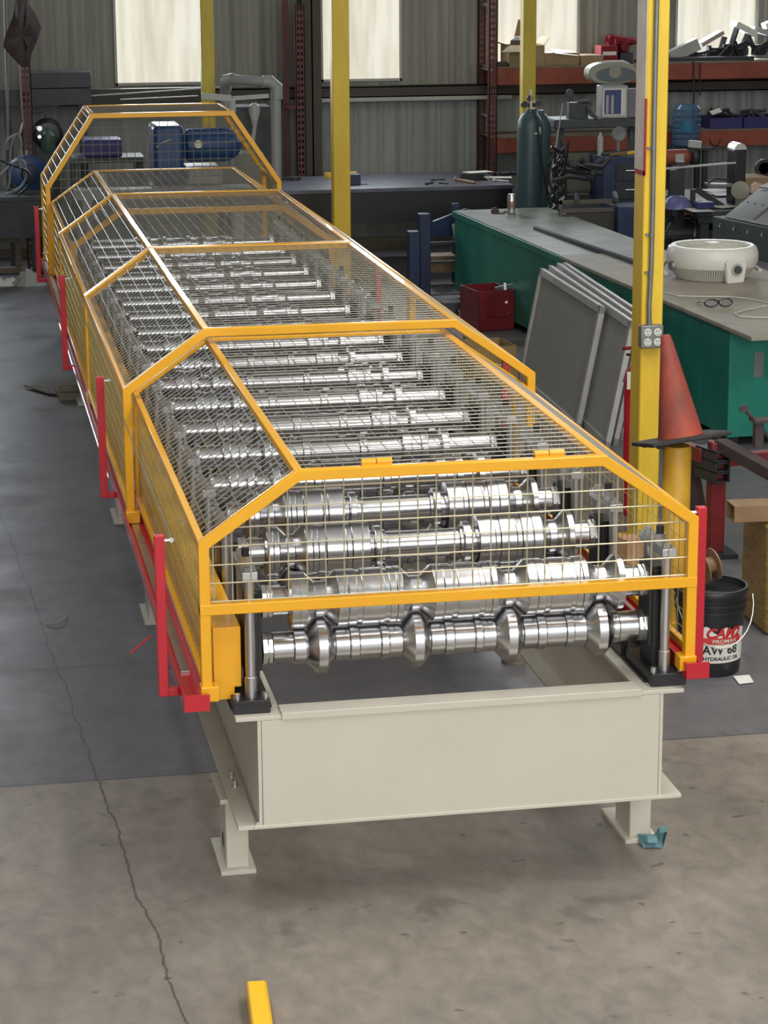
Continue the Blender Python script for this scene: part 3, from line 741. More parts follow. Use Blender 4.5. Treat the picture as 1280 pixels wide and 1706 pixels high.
# can, sunglasses, cap, bar, fan, glasses, cable
def on_bench(px, py, dz=0): return at(px, py, z=HB+dz)
p = on_bench(854, 357, .006); b = MB(); b.lathe([(0, .022), (.006, .029), (.012, .0295), (.125, .0295), (.138, .024), (.142, .024)], (p.x, p.y+.03, HB+.0065), (0, 0, 1), 28); b.cur = 1; b.lathe([(.035, .0299), (.09, .0299)], (p.x, p.y+.03, HB+.0065), (0, 0, 1), 28, False)
tag(b.build('drink_can', [M['capmat'], mat('can_print', rgb(186, 170, 166), .35, .5, c2=rgb(150, 96, 92), scale=22)]), 'silver drink can standing on the far end of the green bench', 'can')
p = on_bench(826, 357); b = MB(); b.lathe([(0, .05), (.006, .048)], (p.x+.02, p.y, HB+.007), (0, 0, 1), 20); b.lathe([(0, .03), (.02, .028), (.036, .012)], (p.x-.0, p.y+.02, HB+.010), (0, 0, 1), 20); b.lathe([(0, .04), (.006, .04)], (p.x+.11, p.y+.05, HB+.007), (0, 0, 1), 20)
tag(b.build('safety_goggles', [M['brown']]), 'dark reddish goggles lying beside the drink can', 'goggles')
a0, a1 = on_bench(892, 380, .014), on_bench(1060, 437, .03); b = MB(); b.bar(a0, (a1-a0)*1.06+a0, .03, .024); b.bar(a0+V((0, 0, .013)), (a1-a0)*1.06+a0+V((0, 0, .013)), .012, .004)
tag(b.build('steel_bar', M['darkgrey'], bevel=.004), 'long dark steel bar lying across the green bench', 'bar')
# fan
FX = on_bench(1186, 462, .016); fx, fy = FX.x, FX.y; fz = HB+.016
fn = thing('floor_fan', 'round white air circulator fan lying face up on the bench', 'fan', (fx, fy, fz))
b = MB(); b.lathe([(0, .140), (.012, .160), (.062, .186)], (fx, fy, fz), (0, 0, 1), 60)
b.build('lower_grille', M['darkgrey'], fn)
b = MB()
for i in range(110):
    a = 2*PI*i/110; b.bar((fx+math.cos(a)*.156, fy+math.sin(a)*.156, fz+.004), (fx+math.cos(a)*.197, fy+math.sin(a)*.197, fz+.066), .0078, .007)
b.build('grille_slats', M['offwhite'], fn)
b = MB(); b.lathe([(.062, .198), (.085, .208), (.125, .208), (.150, .200), (.160, .186), (.160, .170), (.150, .166)], (fx, fy, fz), (0, 0, 1), 72, False); b.build('housing', M['white'], fn)
b = MB(); b.lathe([(.148, .166), (.1485, .01)], (fx, fy, fz), (0, 0, 1), 40, False); b.build('fan_inside', M['dark'], fn)
b = MB()
for r_ in [.04+.0135*i for i in range(10)]:
    b.tube([(fx+math.cos(2*PI*k/36)*r_, fy+math.sin(2*PI*k/36)*r_, fz+.156+.008*(1-r_/.17)) for k in range(37)], .0026, 4, False)
for i in range(30):
    a = 2*PI*i/30; b.tube([(fx+math.cos(a+.0)*.03, fy+math.sin(a)*.03, fz+.164), (fx+math.cos(a+.22)*.1, fy+math.sin(a+.22)*.1, fz+.160), (fx+math.cos(a+.5)*.17, fy+math.sin(a+.5)*.17, fz+.156)], .002, 4, False)
b.lathe([(.156, .04), (.168, .038), (.170, .03)], (fx, fy, fz), (0, 0, 1), 24); b.build('top_grille', M['offwhite'], fn)
a = -PI/2+.20; e = V((math.cos(a), math.sin(a), 0)); s_ = V((-e.y, e.x, 0)); o_ = V((fx, fy, fz))
b = MB(); b.prism([o_+e*.19+s_*-.043+V((0, 0, .0)), o_+e*.19+s_*.043+V((0, 0, .0)), o_+e*.196+s_*.055+V((0, 0, .10)), o_+e*.196+s_*.04+V((0, 0, .118)), o_+e*.196+s_*-.04+V((0, 0, .118)), o_+e*.196+s_*-.055+V((0, 0, .10))], e*.026)
cpn = b.build('control_panel', M['white'], fn, bevel=.006)
b = MB(); b.lathe([(0, .029), (.005, .027)], o_+e*.222+V((0, 0, .068)), e, 28); b.build('dial_ring', M['lgrey'], cpn)
b = MB(); b.lathe([(.004, .019), (.014, .017)], o_+e*.222+V((0, 0, .068)), e, 24); b.build('dial', M['darkgrey'], cpn)
for sgn in (-1, 1):
    q = o_+s_*sgn*.205+V((0, 0, .07)); b = MB(); b.lathe([(0, .026), (.012, .022)], q, s_*sgn, 20); b.build('pivot_knob', M['galv'], fn)
b = MB(); hp = [o_+V((math.cos(t)*.225, math.sin(t)*.225, .03+.05*math.sin(max(0, min(PI, t)))+.0)) for t in [(-.1+i*(PI+.2)/20) for i in range(21)]]; b.tube(hp, .01, 8); b.build('stand_handle', M['offwhite'], fn)
fn.scale = (1.27, 1.27, 1.2)
# safety glasses
p = on_bench(1197, 512, .016); sg = thing('safety_glasses', 'black framed safety glasses on the bench in front of the fan', 'glasses', (p.x, p.y, HB+.016))
b = MB()
for k in (-1, 1):
    cx_ = p.x+k*.032; ring = [(cx_+math.cos(t)*.027*(1+.1*math.cos(2*t)), p.y, HB+.036+math.sin(t)*.0165) for t in [2*PI*i/24 for i in range(25)]]
    b.tube(ring, .0034, 6, False); b.tube([(p.x+k*.059, p.y, HB+.04), (p.x+k*.062, p.y+.05, HB+.035), (p.x+k*.055, p.y+.11, HB+.022)], .003, 6)
b.tube([(p.x-.007, p.y-.001, HB+.042), (p.x, p.y-.002, HB+.045), (p.x+.007, p.y-.001, HB+.042)], .004, 6); b.build('frame', M['black'], sg)
for k in (-1, 1):
    b = MB(); b.lathe([(0, .0225), (.0012, .0225)], (p.x+k*.032, p.y+.001, HB+.036), (0, -1, 0), 24); [setattr(v, 'z', HB+.036+(v.z-HB-.036)*.66) for v in b.v]; b.build('lens', M['silverglass'], sg)
sg.scale = (1.25, 1.25, 1.25)
b = MB(); pts = [on_bench(x_, y_, .021) for x_, y_ in [(1103, 486), (1130, 493), (1165, 494), (1215, 494), (1250, 498), (1282, 505), (1330, 520), (1300, 512), (1275, 510), (1240, 517), (1224, 522), (1232, 527), (1262, 529), (1300, 528)]]
sm = []
for i in range(len(pts)-1):
    for t in (0, .5): sm.append(pts[i].lerp(pts[i+1], t))
b.tube(sm+[pts[-1]], .0035, 8); tag(b.build('power_cable', M['offwhite']), 'white power cable snaking over the bench around the safety glasses', 'cable')

# mesh filter panels leaning on the bench
def panel(ptl, ptr, zt_, zb0, dx, tk, label, mt, diamond=.0155):
    tl = at(*ptl, z=zt_); tr = at(*ptr, z=zt_); L_ = (tr-tl).length; u_ = (tr-tl).normalized()
    dn = V((-dx, 0, -(zt_-zb0))); H_ = dn.length; dn.normalize(); nn_ = u_.cross(dn).normalized()
    if nn_.x > 0: nn_ = -nn_
    t_ = thing('screen_panel', label, 'screen panel', (tl+tr)/2+dn*H_, group='framed mesh screens leaning on the green bench')
    b = MB(); fw = .042
    for p_, q_ in ((tl, tr), (tl+dn*(H_-fw), tr+dn*(H_-fw))):
        b.prism([p_, q_, q_+dn*fw, p_+dn*fw], nn_*-tk)
    for p_, s2 in ((tl, 1), (tr, -1)):
        b.prism([p_, p_+u_*fw*s2, p_+u_*fw*s2+dn*H_, p_+dn*H_], nn_*-tk)
    b.build('frame', mt, t_, bevel=.002)
    b = MB(); a_, c_ = (u_+dn*1.55).normalized(), (u_-dn*1.55).normalized(); off = nn_*(-tk*.4)
    poly = [tl+off, tr+off, tr+dn*H_+off, tl+dn*H_+off]
    for dirn, oth in ((a_, c_), (c_, a_)):
        # parallel wires along dirn, spaced along u_
        k = -H_*1.0
        while k < L_+H_:
            # intersect line (tl + u*k + dirn*s) with rectangle
            du, dd = dirn.dot(u_), dirn.dot(dn)
            s0, s1 = sorted(((0)/dd if dd else 0, H_/dd)); r0, r1 = sorted(((0-k)/du, (L_-k)/du))
            lo, hi = max(s0, r0), min(s1, r1)
            if hi-lo > .01:
                b.tube([tl+off+u_*k+dirn*lo, tl+off+u_*k+dirn*hi], .0019, 3, False)
            k += diamond*1.15
    b.build('diamond_mesh', M['smesh'], t_)
    return t_
zt0 = .665
panel((900, 446), (1001, 510), zt0, .0, .13, .03, 'front grey framed diamond mesh screen, shorter one leaning on the stack', M['sframe'])
panel((914, 441), (1052, 535), zt0-.005, .0, .13, .03, 'second framed mesh screen of the leaning stack, longer and just behind the shortest', M['sframe'])
panel((928, 437), (1066, 533), zt0-.012, .0, .13, .028, 'third framed mesh screen of the leaning stack', M['sframe'])
panel((938, 436), (1078, 528), zt0-.02, .0, .13, .028, 'rearmost framed mesh screen of the leaning stack, nearest the green bench', M['sframe'])

# fire extinguisher behind the column
p = at(1058, 705, y=4.05); ex = thing('fire_extinguisher', 'red fire extinguisher standing behind the near yellow column', 'fire extinguisher', (p.x, 4.05, 0))
ez = at(1055, 600, y=4.05).z
b = MB(); b.lathe([(0, .05), (ez-.09, .052), (ez-.05, .045), (ez-.02, .02), (ez, .016)], (p.x, 4.05, 0.0), (0, 0, 1), 28); b.build('cylinder', M['red'], ex)
b = MB(); b.cyl((p.x, 4.05, ez), (p.x, 4.05, ez+.03), .016, 12); b.tube([(p.x+.02, 4.05, ez+.02), (p.x-.05, 4.03, ez+.03)], .006, 8); b.build('valve', M['black'], ex)
b = MB(); b.tube([(p.x+.02, 4.05, ez+.045), (p.x-.03, 4.03, ez+.06), (p.x-.075, 4.0, ez+.063)], .008, 8); b.tube([(p.x-.01, 4.03, ez-.01), (p.x-.05, 4.01, ez-.04), (p.x-.065, 4.0, ez-.09)], .011, 8); b.build('lever', M['maroon'], ex)
b = MB(); b.b2((p.x-.06, 3.985, ez-.12), (p.x-.015, 3.987, ez-.04)); b.build('tag', M['paper'], ex)

# red tool box and cardboard box left of bench
c0 = at(820, 552, z=0)
tx = thing('tool_box', 'dark red open steel tool box beside the far end of the green bench', 'tool box', (c0.x, c0.y, 0))
q0, q1 = at(798, 553, z=.0), at(857, 549, z=.0); u_ = (q1-q0); Lx = u_.length; u_.normalize(); vv = V((-u_.y, u_.x, 0)); Hx = .27; Dx = .34
def pb(mb, a, bq, z0, a2, b2_, z1):
    A = q0+u_*a+vv*bq; mb.prism([A+V((0, 0, z0)), q0+u_*a2+vv*bq+V((0, 0, z0)), q0+u_*a2+vv*b2_+V((0, 0, z0)), q0+u_*a+vv*b2_+V((0, 0, z0))], (0, 0, z1-z0))
b = MB(); pb(b, 0, 0, 0, Lx, .006, Hx); pb(b, 0, Dx-.006, 0, Lx, Dx, Hx); pb(b, 0, 0, 0, .006, Dx, Hx); pb(b, Lx-.006, 0, 0, Lx, Dx, Hx); pb(b, 0, 0, .0, Lx, Dx, .01)
b.build('body', M['maroon'], tx, bevel=.002)
b = MB(); cc_ = q0+u_*(Lx*.55)-vv*.006; b.tube([cc_+u_*(.085*math.cos(t))+V((0, 0, .13-.035*math.sin(t))) for t in [PI*i/10 for i in range(11)]], .006, 8); b.build('handle', M['maroon'], tx)
b = MB(); cc_ = q0+u_*(Lx*.8)+vv*.05+V((0, 0, Hx)); b.bar(cc_-u_*.07, cc_+u_*.08+V((0, 0, .02)), .02, .03); b.bar(cc_+V((0, 0, .04)), cc_-V((0, .05, .09)), .016, .012)
tag(b.build('hand_tool', M['zinc']), 'silver clamp tool lying on the rim of the red tool box', 'tool')
q = at(850, 632, z=.02); cb = MB(); w_, d_, h_ = .26, .3, .2
def openbox(mb, c, w, d, h, t=.005, R_=None):
    R_ = R_ or Matrix.Identity(3); c = V(c)
    for o, s in (((0, -d/2, h/2), (w, t, h)), ((0, d/2, h/2), (w, t, h)), ((-w/2, 0, h/2), (t, d, h)), ((w/2, 0, h/2), (t, d, h)), ((0, 0, t/2), (w, d, t))):
        mb.box(c+R_ @ V(o), s, R_)
openbox(cb, (q.x-.08, q.y+.25, 0), w_, d_, h_, R_=rz(.1)); tag(cb.build('cardboard_box', mat('yellow_card', rgb(160, 132, 84), .8)), 'open yellowish cardboard box on the floor between the machine and the mesh screens', 'box')
b = MB(); q = at(830, 572, z=0); b.b2((q.x-.2, q.y-.1, 0), (q.x+.35, q.y+.15, .03)); tag(b.build('flat_cardboard', M['khaki']), 'grey flat sheet on the floor in front of the red tool box', 'sheet')

# red and black steel stand at the right edge
sr = thing('steel_trestle', 'red and black steel trestle with stacked square tubes, right of the traffic cone', 'stand', at(1190, 935, z=0))
py_ = at(1190, 925, z=0); X_, Y_ = py_.x, py_.y; sc = 1
zt2 = at(1200, 735, y=Y_).z
MB().b2((X_-.033, Y_-.033, .02), (X_+.033, Y_+.033, zt2)).build('post', mat('worn_red', rgb(170, 28, 36), .5, c2=rgb(70, 34, 34), scale=4), sr, bevel=.004)
b = MB(); b.b2((X_-.08, Y_-.08, 0), (X_+.08, Y_+.08, .02)); b.build('base_plate', M['dark'], sr)
zz = at(1190, 760, y=Y_).z
worn = mat('worn_red_tube', rgb(166, 30, 36), .5, c2=rgb(44, 40, 38), scale=3)
b = MB(); b.bar((X_-.0, Y_, zz-.02), (X_+1.0, Y_+.15, zz-.02), .05, .05); b.build('upper_rail', worn, sr, bevel=.003)
b = MB(); b.bar((X_, Y_, zz-.47), (X_+1.0, Y_+.15, zz-.47), .045, .045); b.build('lower_rail', worn, sr, bevel=.003)
b = MB(); b.bar((X_-.05, Y_+.02, zz+.0), (X_-.16, Y_+.45, zz+.0), .045, .06); b.build('back_rail', worn, sr, bevel=.003)
b = MB(); e0 = V((X_-.03, Y_-.05, 0)); ed = V((.35, 1.0, 0)).normalized()
def htube(mb, c, d, L, w, h, t=.006):
    a = V((d.y, -d.x, 0))
    for o, s in ((a*(w/2-t/2), (t, h)), (a*(-w/2+t/2), (t, h)), (V((0, 0, h/2-t/2)), (w, t)), (V((0, 0, -h/2+t/2)), (w, t))):
        mb.bar(c+o, c+o+d*L, s[0], s[1])
for k in range(3): htube(b, V((X_+.0, Y_-.08, zt2-.05-.045*k)), V((-.25, 1, 0)).normalized(), .16, .072, .042)
b.build('square_tubes', M['dark'], sr)
q0 = at(1215, 742, y=Y_-.05); q1 = at(1300, 795, y=Y_-.25)
b = MB(); b.bar(at(1200, 740, y=Y_), at(1390, 845, y=Y_-.8), .06, .05); b.build('slanted_tube', M['brown'], sr, bevel=.003)
b = MB(); q = at(1263, 745, y=Y_-.2); q2 = at(1263, 700, y=Y_-.2); b.b2((q.x-.018, q.y-.018, q.z), (q.x+.018, q.y+.018, q2.z)); b.bar((q.x-.03, q.y, q2.z), (q.x+.3, q.y, q2.z), .07, .012); b.tube([at(1238, 680, y=Y_-.2), at(1258, 700, y=Y_-.2), at(1290, 740, y=Y_-.2)], .008, 8); b.lathe([(0, .016), (.02, .016)], at(1238, 680, y=Y_-.19), (0, -1, 0), 12)
b.build('upright_lug', M['brown'], sr)
# slanted dark plate leg left of the trestle
b = MB(); b.prism([at(1152, 760, y=Y_+.3), at(1158, 740, y=Y_+.3), at(1176, 840, y=Y_+.1), at(1176, 900, y=Y_+.1), at(1152, 900, y=Y_+.1)], (0, .03, 0)); b.build('gusset', M['brown'], sr)
# cabinet/wrapped item with tan tube on it
wp = at(1262, 1068, z=0); WX, WY = wp.x, wp.y+.05
zw = at(1270, 875, y=WY).z
b = MB(); vs = []; nseg = 12
WX += .05; b.b2((WX-.0, WY, 0), (WX+.4, WY+.3, zw)); tag(b.build('wrapped_package', M['wrap'], bevel=.02), 'upright package in yellowed plastic wrap standing at the right edge behind the bucket', 'package')
b = MB(); tz = zw+.0335; htube(b, V((WX-.12, WY+.10, tz)), V((1, -.05, 0)).normalized(), .8, .11, .066, .007)
tag(b.build('rectangular_tube', M['tan'], bevel=.004), 'tan rectangular steel tube lying on the wrapped package at the right edge', 'tube')
b = MB(); cpnt = V((WX+.12, WY+.12, tz+.033)); random.seed(3)
ringp = [cpnt+V((math.cos(a)*.09*random.uniform(.7, 1.1), math.sin(a)*.05*random.uniform(.7, 1.1), 0)) for a in [2*PI*i/9 for i in range(9)]]
b.add(ringp+[cpnt+V((random.uniform(-.04, .04), 0, .07)), cpnt+V((.03, 0, .05))], [(i, (i+1) % 9, 9 if i % 2 else 10) for i in range(9)])
tag(b.build('plastic_wrap', M['plastic'], ang=10), 'crumpled clear plastic on top of the tan tube at the right edge', 'plastic')

# ================================================================== background centre: welding table
def legs_table(name, label, x0, x1, y0, y1, zt, ap, mt, topm, lt=.06, legm=None):
    t_ = thing(name, label, 'table', ((x0+x1)/2, (y0+y1)/2, 0))
    MB().b2((x0, y0, zt-.03), (x1, y1, zt)).build('tabletop', topm, t_, bevel=.002)
    MB().b2((x0+.01, y0+.015, zt-ap), (x1-.01, y0+.03, zt-.03)).build('apron', mt, t_); MB().b2((x0+.01, y1-.03, zt-ap), (x1-.01, y1-.015, zt-.03)).build('apron', mt, t_)
    for x in (x0+.06, x1-.06):
        for y in (y0+.06, y1-.06): MB().b2((x-lt/2, y-lt/2, 0), (x+lt/2, y+lt/2, zt-.03)).build('leg', legm or mt, t_)
    return t_
ZW = .66
tf = at(660, 313, z=ZW); tbk = at(660, 290, z=ZW)
TY0, TY1 = tf.y, tbk.y
steeltop = mat('scale_steel_top', rgb(112, 112, 122), .38, .3, c2=rgb(76, 78, 88), scale=3)
legs_table('welding_table', 'long black steel welding table with bluish grey top, before the back wall', 1.35, 3.62, TY0, TY1, ZW, .27, M['black'], steeltop)
def on_t(px, py): return at(px, py, z=ZW)
# yellow clamp, vice block, tools
p = on_t(550, 297); b = MB(); b.b2((p.x-.02, p.y, ZW), (p.x+.2, p.y+.04, ZW+.03)); b.b2((p.x-.03, p.y+.06, ZW), (p.x+.10, p.y+.09, ZW+.02)); b.tube([(p.x-.04, p.y+.02, ZW+.035), (p.x+.22, p.y+.02, ZW+.04)], .01, 8)
tag(b.build('bar_clamp', M['yellow2'], bevel=.003), 'yellow bar clamp on the welding table, left of the middle yellow column', 'clamp')
p = on_t(593, 308); b = MB(); b.b2((p.x-.05, p.y, ZW), (p.x+.04, p.y+.12, ZW+.08)); b.b2((p.x-.08, p.y-.01, ZW), (p.x-.03, p.y+.05, ZW+.03)); b.b2((p.x+.04, p.y, ZW), (p.x+.1, p.y+.06, ZW+.006))
tag(b.build('bench_block', M['navy'], bevel=.004), 'dark blue grey steel block on the welding table, right of the middle yellow column', 'block')
for i, (x0_, y0_, x1_2, y1_2, r_, nm, lb) in enumerate([
 (710, 308, 722, 305, .007, 'file_tool', 'short dark tool on the welding table, leftmost of the loose tools'),
 (732, 306, 747, 307, .006, 'punch_tool', 'small dark punch on the welding table near the middle'),
 (718, 301, 742, 300, .005, 'scriber', 'thin scriber on the welding table behind the punch'),
 (758, 301, 792, 307, .012, 'hammer', 'long wooden handled hammer on the welding table'),
 (800, 298, 815, 301, .008, 'wrench', 'pale wrench lying on the welding table in front of the papers'),
 (822, 302, 848, 304, .009, 'pliers', 'silver pliers at the right end of the welding table')]):
    a0, a1 = on_t(x0_, y0_)+V((0, 0, r_)), on_t(x1_2, y1_2)+V((0, 0, r_)); b = MB(); b.tube([a0, a0.lerp(a1, .5), a1], [r_*.7, r_, r_], 8); b.cyl(a0, a0+(a1-a0).normalized()*.03, r_*1.5, 8)
    tag(b.build(nm, M['zinc'] if i > 3 else M['tan'] if i == 3 else M['dark']), lb, 'tool')
q = on_t(790, 300); b = MB(); b.b2((q.x-.1, q.y-.02, ZW), (q.x+.08, q.y+.08, ZW+.05)); tag(b.build('black_case', M['black'], bevel=.004), 'small black case on the welding table under the papers', 'case')
for dx, dy, a_, lb in ((.05, .08, .3, 'white paper sheet on the black case on the welding table'), (.22, .1, -.2, 'second white paper sheet right of the black case on the welding table')):
    b = MB(); b.box((q.x+dx, q.y+dy, ZW+.056 if dx < .1 else ZW+.006), (.22, .12, .003), rz(a_)); tag(b.build('paper_sheet', M['paper']), lb, 'paper')
q = on_t(845, 294); b = MB()
for i in range(5): b.tube([q+V((random.uniform(-.1, .1), random.uniform(-.05, .1), .02)) for _ in range(3)], .014, 8)
tag(b.build('cutting_torch', M['dark']), 'dark cutting torch heap at the right end of the welding table', 'tool')
q = on_t(490, 300); b = MB(); b.lathe([(0, .06), (.025, .055), (.03, .02)], (q.x, q.y, ZW), (0, 0, 1), 16); b.b2((q.x-.14, q.y-.02, ZW), (q.x, q.y+.03, ZW+.02)); tag(b.build('angle_grinder', M['dark']), 'black angle grinder on the left end of the welding table', 'tool')
# box section bench below the table
b = MB(); y_ = TY1+.3; zq = at(640, 402, y=y_).z
b.b2((2.2, y_, .0), (3.2, y_+.25, max(.08, zq))); tag(b.build('floor_plank', M['wood2']), 'pale timber on the floor under the welding table', 'timber')

# rack uprights
def upright(x, y, z1, mt, label, holes=True, w=.075):
    b = MB(); hw = w/2
    # face with punched holes built as strips
    zz_ = 0; step_ = .05
    b.b2((x-hw, y, 0), (x-hw+.006, y+.05, z1)); b.b2((x+hw-.006, y, 0), (x+hw, y+.05, z1))
    b.b2((x-hw, y, 0), (x-w*.30, y+.004, z1)); b.b2((x+w*.30, y, 0), (x+hw, y+.004, z1)); b.b2((x-w*.08, y, 0), (x+w*.08, y+.004, z1))
    k = 0
    while k*step_ < z1-.03:
        for s2 in (-1, 1):
            a_, c_ = sorted((x+s2*w*.08, x+s2*w*.30)); b.b2((a_, y, k*step_), (c_, y+.004, k*step_+.026))
        k += 1
    b.b2((x-.08, y-.04, 0), (x+.08, y+.09, .008))
    return b
p0 = at(501, 150, y=TY1+.06); yq = TY1+.06
b = upright(p0.x, yq, at(500, 8, y=yq).z, None, ''); b.b2((p0.x-.11, yq+.2, 0), (p0.x-.06, yq+.25, at(500, 0, y=yq).z)); b.b2((p0.x-.10, yq+.02, at(500, 182, y=yq).z), (p0.x-.03, yq+.2, at(500, 176, y=yq).z))
tag(b.build('rack_upright', M['rackred']), 'perforated dark red rack upright beside the brown building column', 'rack upright')
p0 = at(43, 150, y=12.5)
b = upright(p0.x, 12.5, 3.0, None, '', w=.085)
tag(b.build('rack_upright', M['rackred']), 'perforated dark red rack upright at the far left, behind the hanging jacket', 'rack upright')

# storage rack on the right
YR = TY1+.06
rk = thing('storage_rack', 'storage rack with dark red perforated uprights and orange beams along the back wall', 'rack', (4.6, YR, 0))
pA = at(822, 150, y=YR-.02); b = upright(pA.x, YR-.02, 3.4, None, '', w=.07); b.build('upright', M['rackred'], rk)
pB = at(803, 150, y=YR+.42); b = upright(pB.x, YR+.42, 3.4, None, '', w=.06); b.build('upright', M['rackred'], rk)
b = MB()
for z_ in (.5, 1.1, 1.48, 2.0): b.bar((pA.x, YR+.02, z_), (pB.x, YR+.42, z_+.0), .02, .02)
b.build('brace', M['zinc'], rk)
xe = 7.2
def rbeam(pa, pb_, y, x0, x1, name='beam'):
    z1_ = at(*pa, y=y).z; z0_ = at(*pb_, y=y).z
    MB().b2((x0, y, z0_), (x1, y+.045, z1_)).build(name, M['orange'], rk, bevel=.004)
    return z1_
xm = at(1085, 120, y=YR).x
Z1 = rbeam((900, 113), (900, 141), YR, pA.x, xm)
Z1b = rbeam((1180, 105), (1180, 132), YR, xm+.03, xe)
Z2 = rbeam((900, 229), (900, 254), YR, pA.x, xm)
Z2b = rbeam((1230, 217), (1230, 243), YR, xm+.03, xe)
for xx in (xm+.015, xe): b = upright(xx, YR-.02, 3.4, None, '', w=.07); b.build('upright', M['rackred'], rk)
for x0_, x1_2, z_ in ((pA.x, xm, Z1), (xm, xe, Z1b), (pA.x, xm, Z2), (xm, xe, Z2b)):
    MB().b2((x0_, YR+.0, z_-.0), (x1_2, YR+.5, z_+.012)).build('shelf_board', M['wood2'], rk)
MB().b2((pA.x, YR+.45, Z1-.13), (xe, YR+.495, Z1)).build('rear_beam', M['orange'], rk)
for z_, nm in ((.25, 'low'),):
    MB().b2((pA.x, YR, z_), (xe, YR+.045, z_+.12)).build('beam', M['orange'], rk); MB().b2((pA.x, YR, z_+.12), (xe, YR+.5, z_+.132)).build('shelf_board', M['wood2'], rk)
Z1 += .012; Z1b += .012; Z2 += .012; Z2b += .012
def onsh(px, z, dy=.1): return at(px, 100, y=YR+dy).x
def ibox(name, label, cat, px0, px1, ytop, y, z0, dep, mt, a=0, bev=.004, pyref=None, group=None):
    """a solid standing on z0 at distance y whose width spans px0..px1 and whose top sits at pixel row ytop"""
    x0 = at(px0, ytop, y=y).x; x1 = at(px1, ytop, y=y).x; z1 = at((px0+px1)/2, ytop, y=y).z
    b = MB(); b.box(((x0+x1)/2, y+dep/2, (z0+z1)/2), (x1-x0, dep, z1-z0), rz(a)); return tag(b.build(name, mt, bevel=bev), label, cat, group)
# open cardboard box on top shelf
x0 = at(849, 100, y=YR+.05).x; x1 = at(907, 100, y=YR+.05).x; zt3 = at(880, 76, y=YR+.05).z
cbx = thing('cardboard_box', 'open cardboard box with raised flaps on the top shelf beside the first rack upright', 'box', ((x0+x1)/2, YR+.2, Z1))
b = MB(); openbox(b, ((x0+x1)/2, YR+.2, Z1), x1-x0, .3, zt3-Z1); b.build('box_body', M['card'], cbx)
b = MB(); b.prism([(x0, YR+.05, zt3), (x0, YR+.35, zt3), (x0-.10, YR+.33, zt3+.03), (x0-.10, YR+.07, zt3+.03)], (0, 0, .005)); b.build('flap', M['card'], cbx)
b = MB(); b.prism([(x1, YR+.05, zt3), (x1, YR+.35, zt3), (x1+.05, YR+.33, zt3+.06), (x1+.05, YR+.07, zt3+.06)], (0, 0, .005)); b.build('flap', M['card'], cbx)
b = MB(); b.prism([(x0+.1, YR+.35, zt3), (x1-.02, YR+.35, zt3), (x1+.02, YR+.40, zt3+.15), (x0+.16, YR+.40, zt3+.2)], (0, .005, 0)); b.build('flap', M['card'], cbx)
b = MB(); b.prism([(x0, YR+.05, zt3), (x0+.13, YR+.05, zt3), (x0+.10, YR-.03, zt3-.05), (x0-.09, YR-.03, zt3-.05)], (0, 0, .005)); b.build('flap', M['card'], cbx)
b = MB(); b.lathe([(0, .07), (.05, .06), (.08, .02)], ((x0+x1)/2-.04, YR+.2, zt3-.01), (0, 0, 1), 14); tag(b.build('dark_hat', M['brown']), 'dark rounded lump sticking out of the open cardboard box', 'hat')
ibox('cardboard_box', 'low tan cardboard box with folded lid, right of the open one on the top shelf', 'box', 907, 966, 88, YR+.08, Z1, .3, M['card'])
ibox('cardboard_box', 'small cardboard box with white end, on the top shelf left of the red box', 'box', 968, 1006, 92, YR+.06, Z1, .25, M['card'])
b = MB(); p = at(945, 90, y=YR+.05); b.box((p.x, p.y+.08, p.z+.01), (.2, .16, .004), rx(.2) @ ry(.12)); tag(b.build('paper_sheet', M['paper']), 'loose white sheet lying over the low tan cardboard box', 'paper')
ibox('red_carton', 'red carton with white stripe on the top shelf', 'box', 1002, 1030, 76, YR+.1, Z1, .2, M['crimson'])
b = MB(); x_ = at(1016, 90, y=YR+.09).x; z_ = at(1016, 86, y=YR+.09).z; b.b2((x_-.055, YR+.094, z_-.03), (x_+.06, YR+.098, z_)); tag(b.build('carton_label', M['paper']), 'white stripe label stuck on the red carton', 'label')
b = MB(); p = at(1045, 75, y=YR+.15)
for i in range(7): b.tube([p+V((random.uniform(-.16, .1), random.uniform(0, .15), random.uniform(-.05, .05))) for _ in range(4)], [.02, .045, .04, .015], 8)
for v in b.v: v.z = max(v.z, Z1+.001)
tag(b.build('red_bag', M['crimson']), 'crumpled dark red cloth bag on the top shelf beside the near column', 'bag')
ibox('dark_box', 'dark low box under the crimson bag on the top shelf', 'box', 1034, 1056, 88, YR+.12, Z1, .2, M['dark'])
ibox('black_carton', 'small dark box on the top shelf next to the perforated upright', 'box', 826, 846, 104, YR+.05, Z1, .15, M['dark'])
# boombox on jug shelf, junk machine
YJ = 11.3
zs = at(960, 199, y=YJ).z
jb = thing('machine_stand', 'dark grey steel bench with rounded shelf behind the gas cylinder, holding the stereo and jug', 'bench', (at(960, 200, y=YJ).x, YJ, 0))
xa, xb = at(925, 200, y=YJ).x, at(1075, 200, y=YJ).x
MB().b2((xa, YJ, zs-.07), (xb, YJ+.35, zs)).build('shelf', M['darkgrey'], jb, bevel=.01)
for xx in (xa+.05, xb-.09): MB().b2((xx, YJ+.1, 0), (xx+.05, YJ+.15, zs-.07)).build('leg', M['darkgrey'], jb)
b = MB(); b.b2((xa, YJ+.05, .3), (xb, YJ+.35, .33)); b.build('lower_shelf', M['dark'], jb)
x0, x1 = at(1002, 190, y=YJ+.05).x, at(1046, 190, y=YJ+.05).x; z1 = at(1020, 143, y=YJ+.05).z
jg = thing('chemical_jug', 'white rectangular container with a blue and white label under the stereo', 'container', ((x0+x1)/2, YJ+.12, zs))
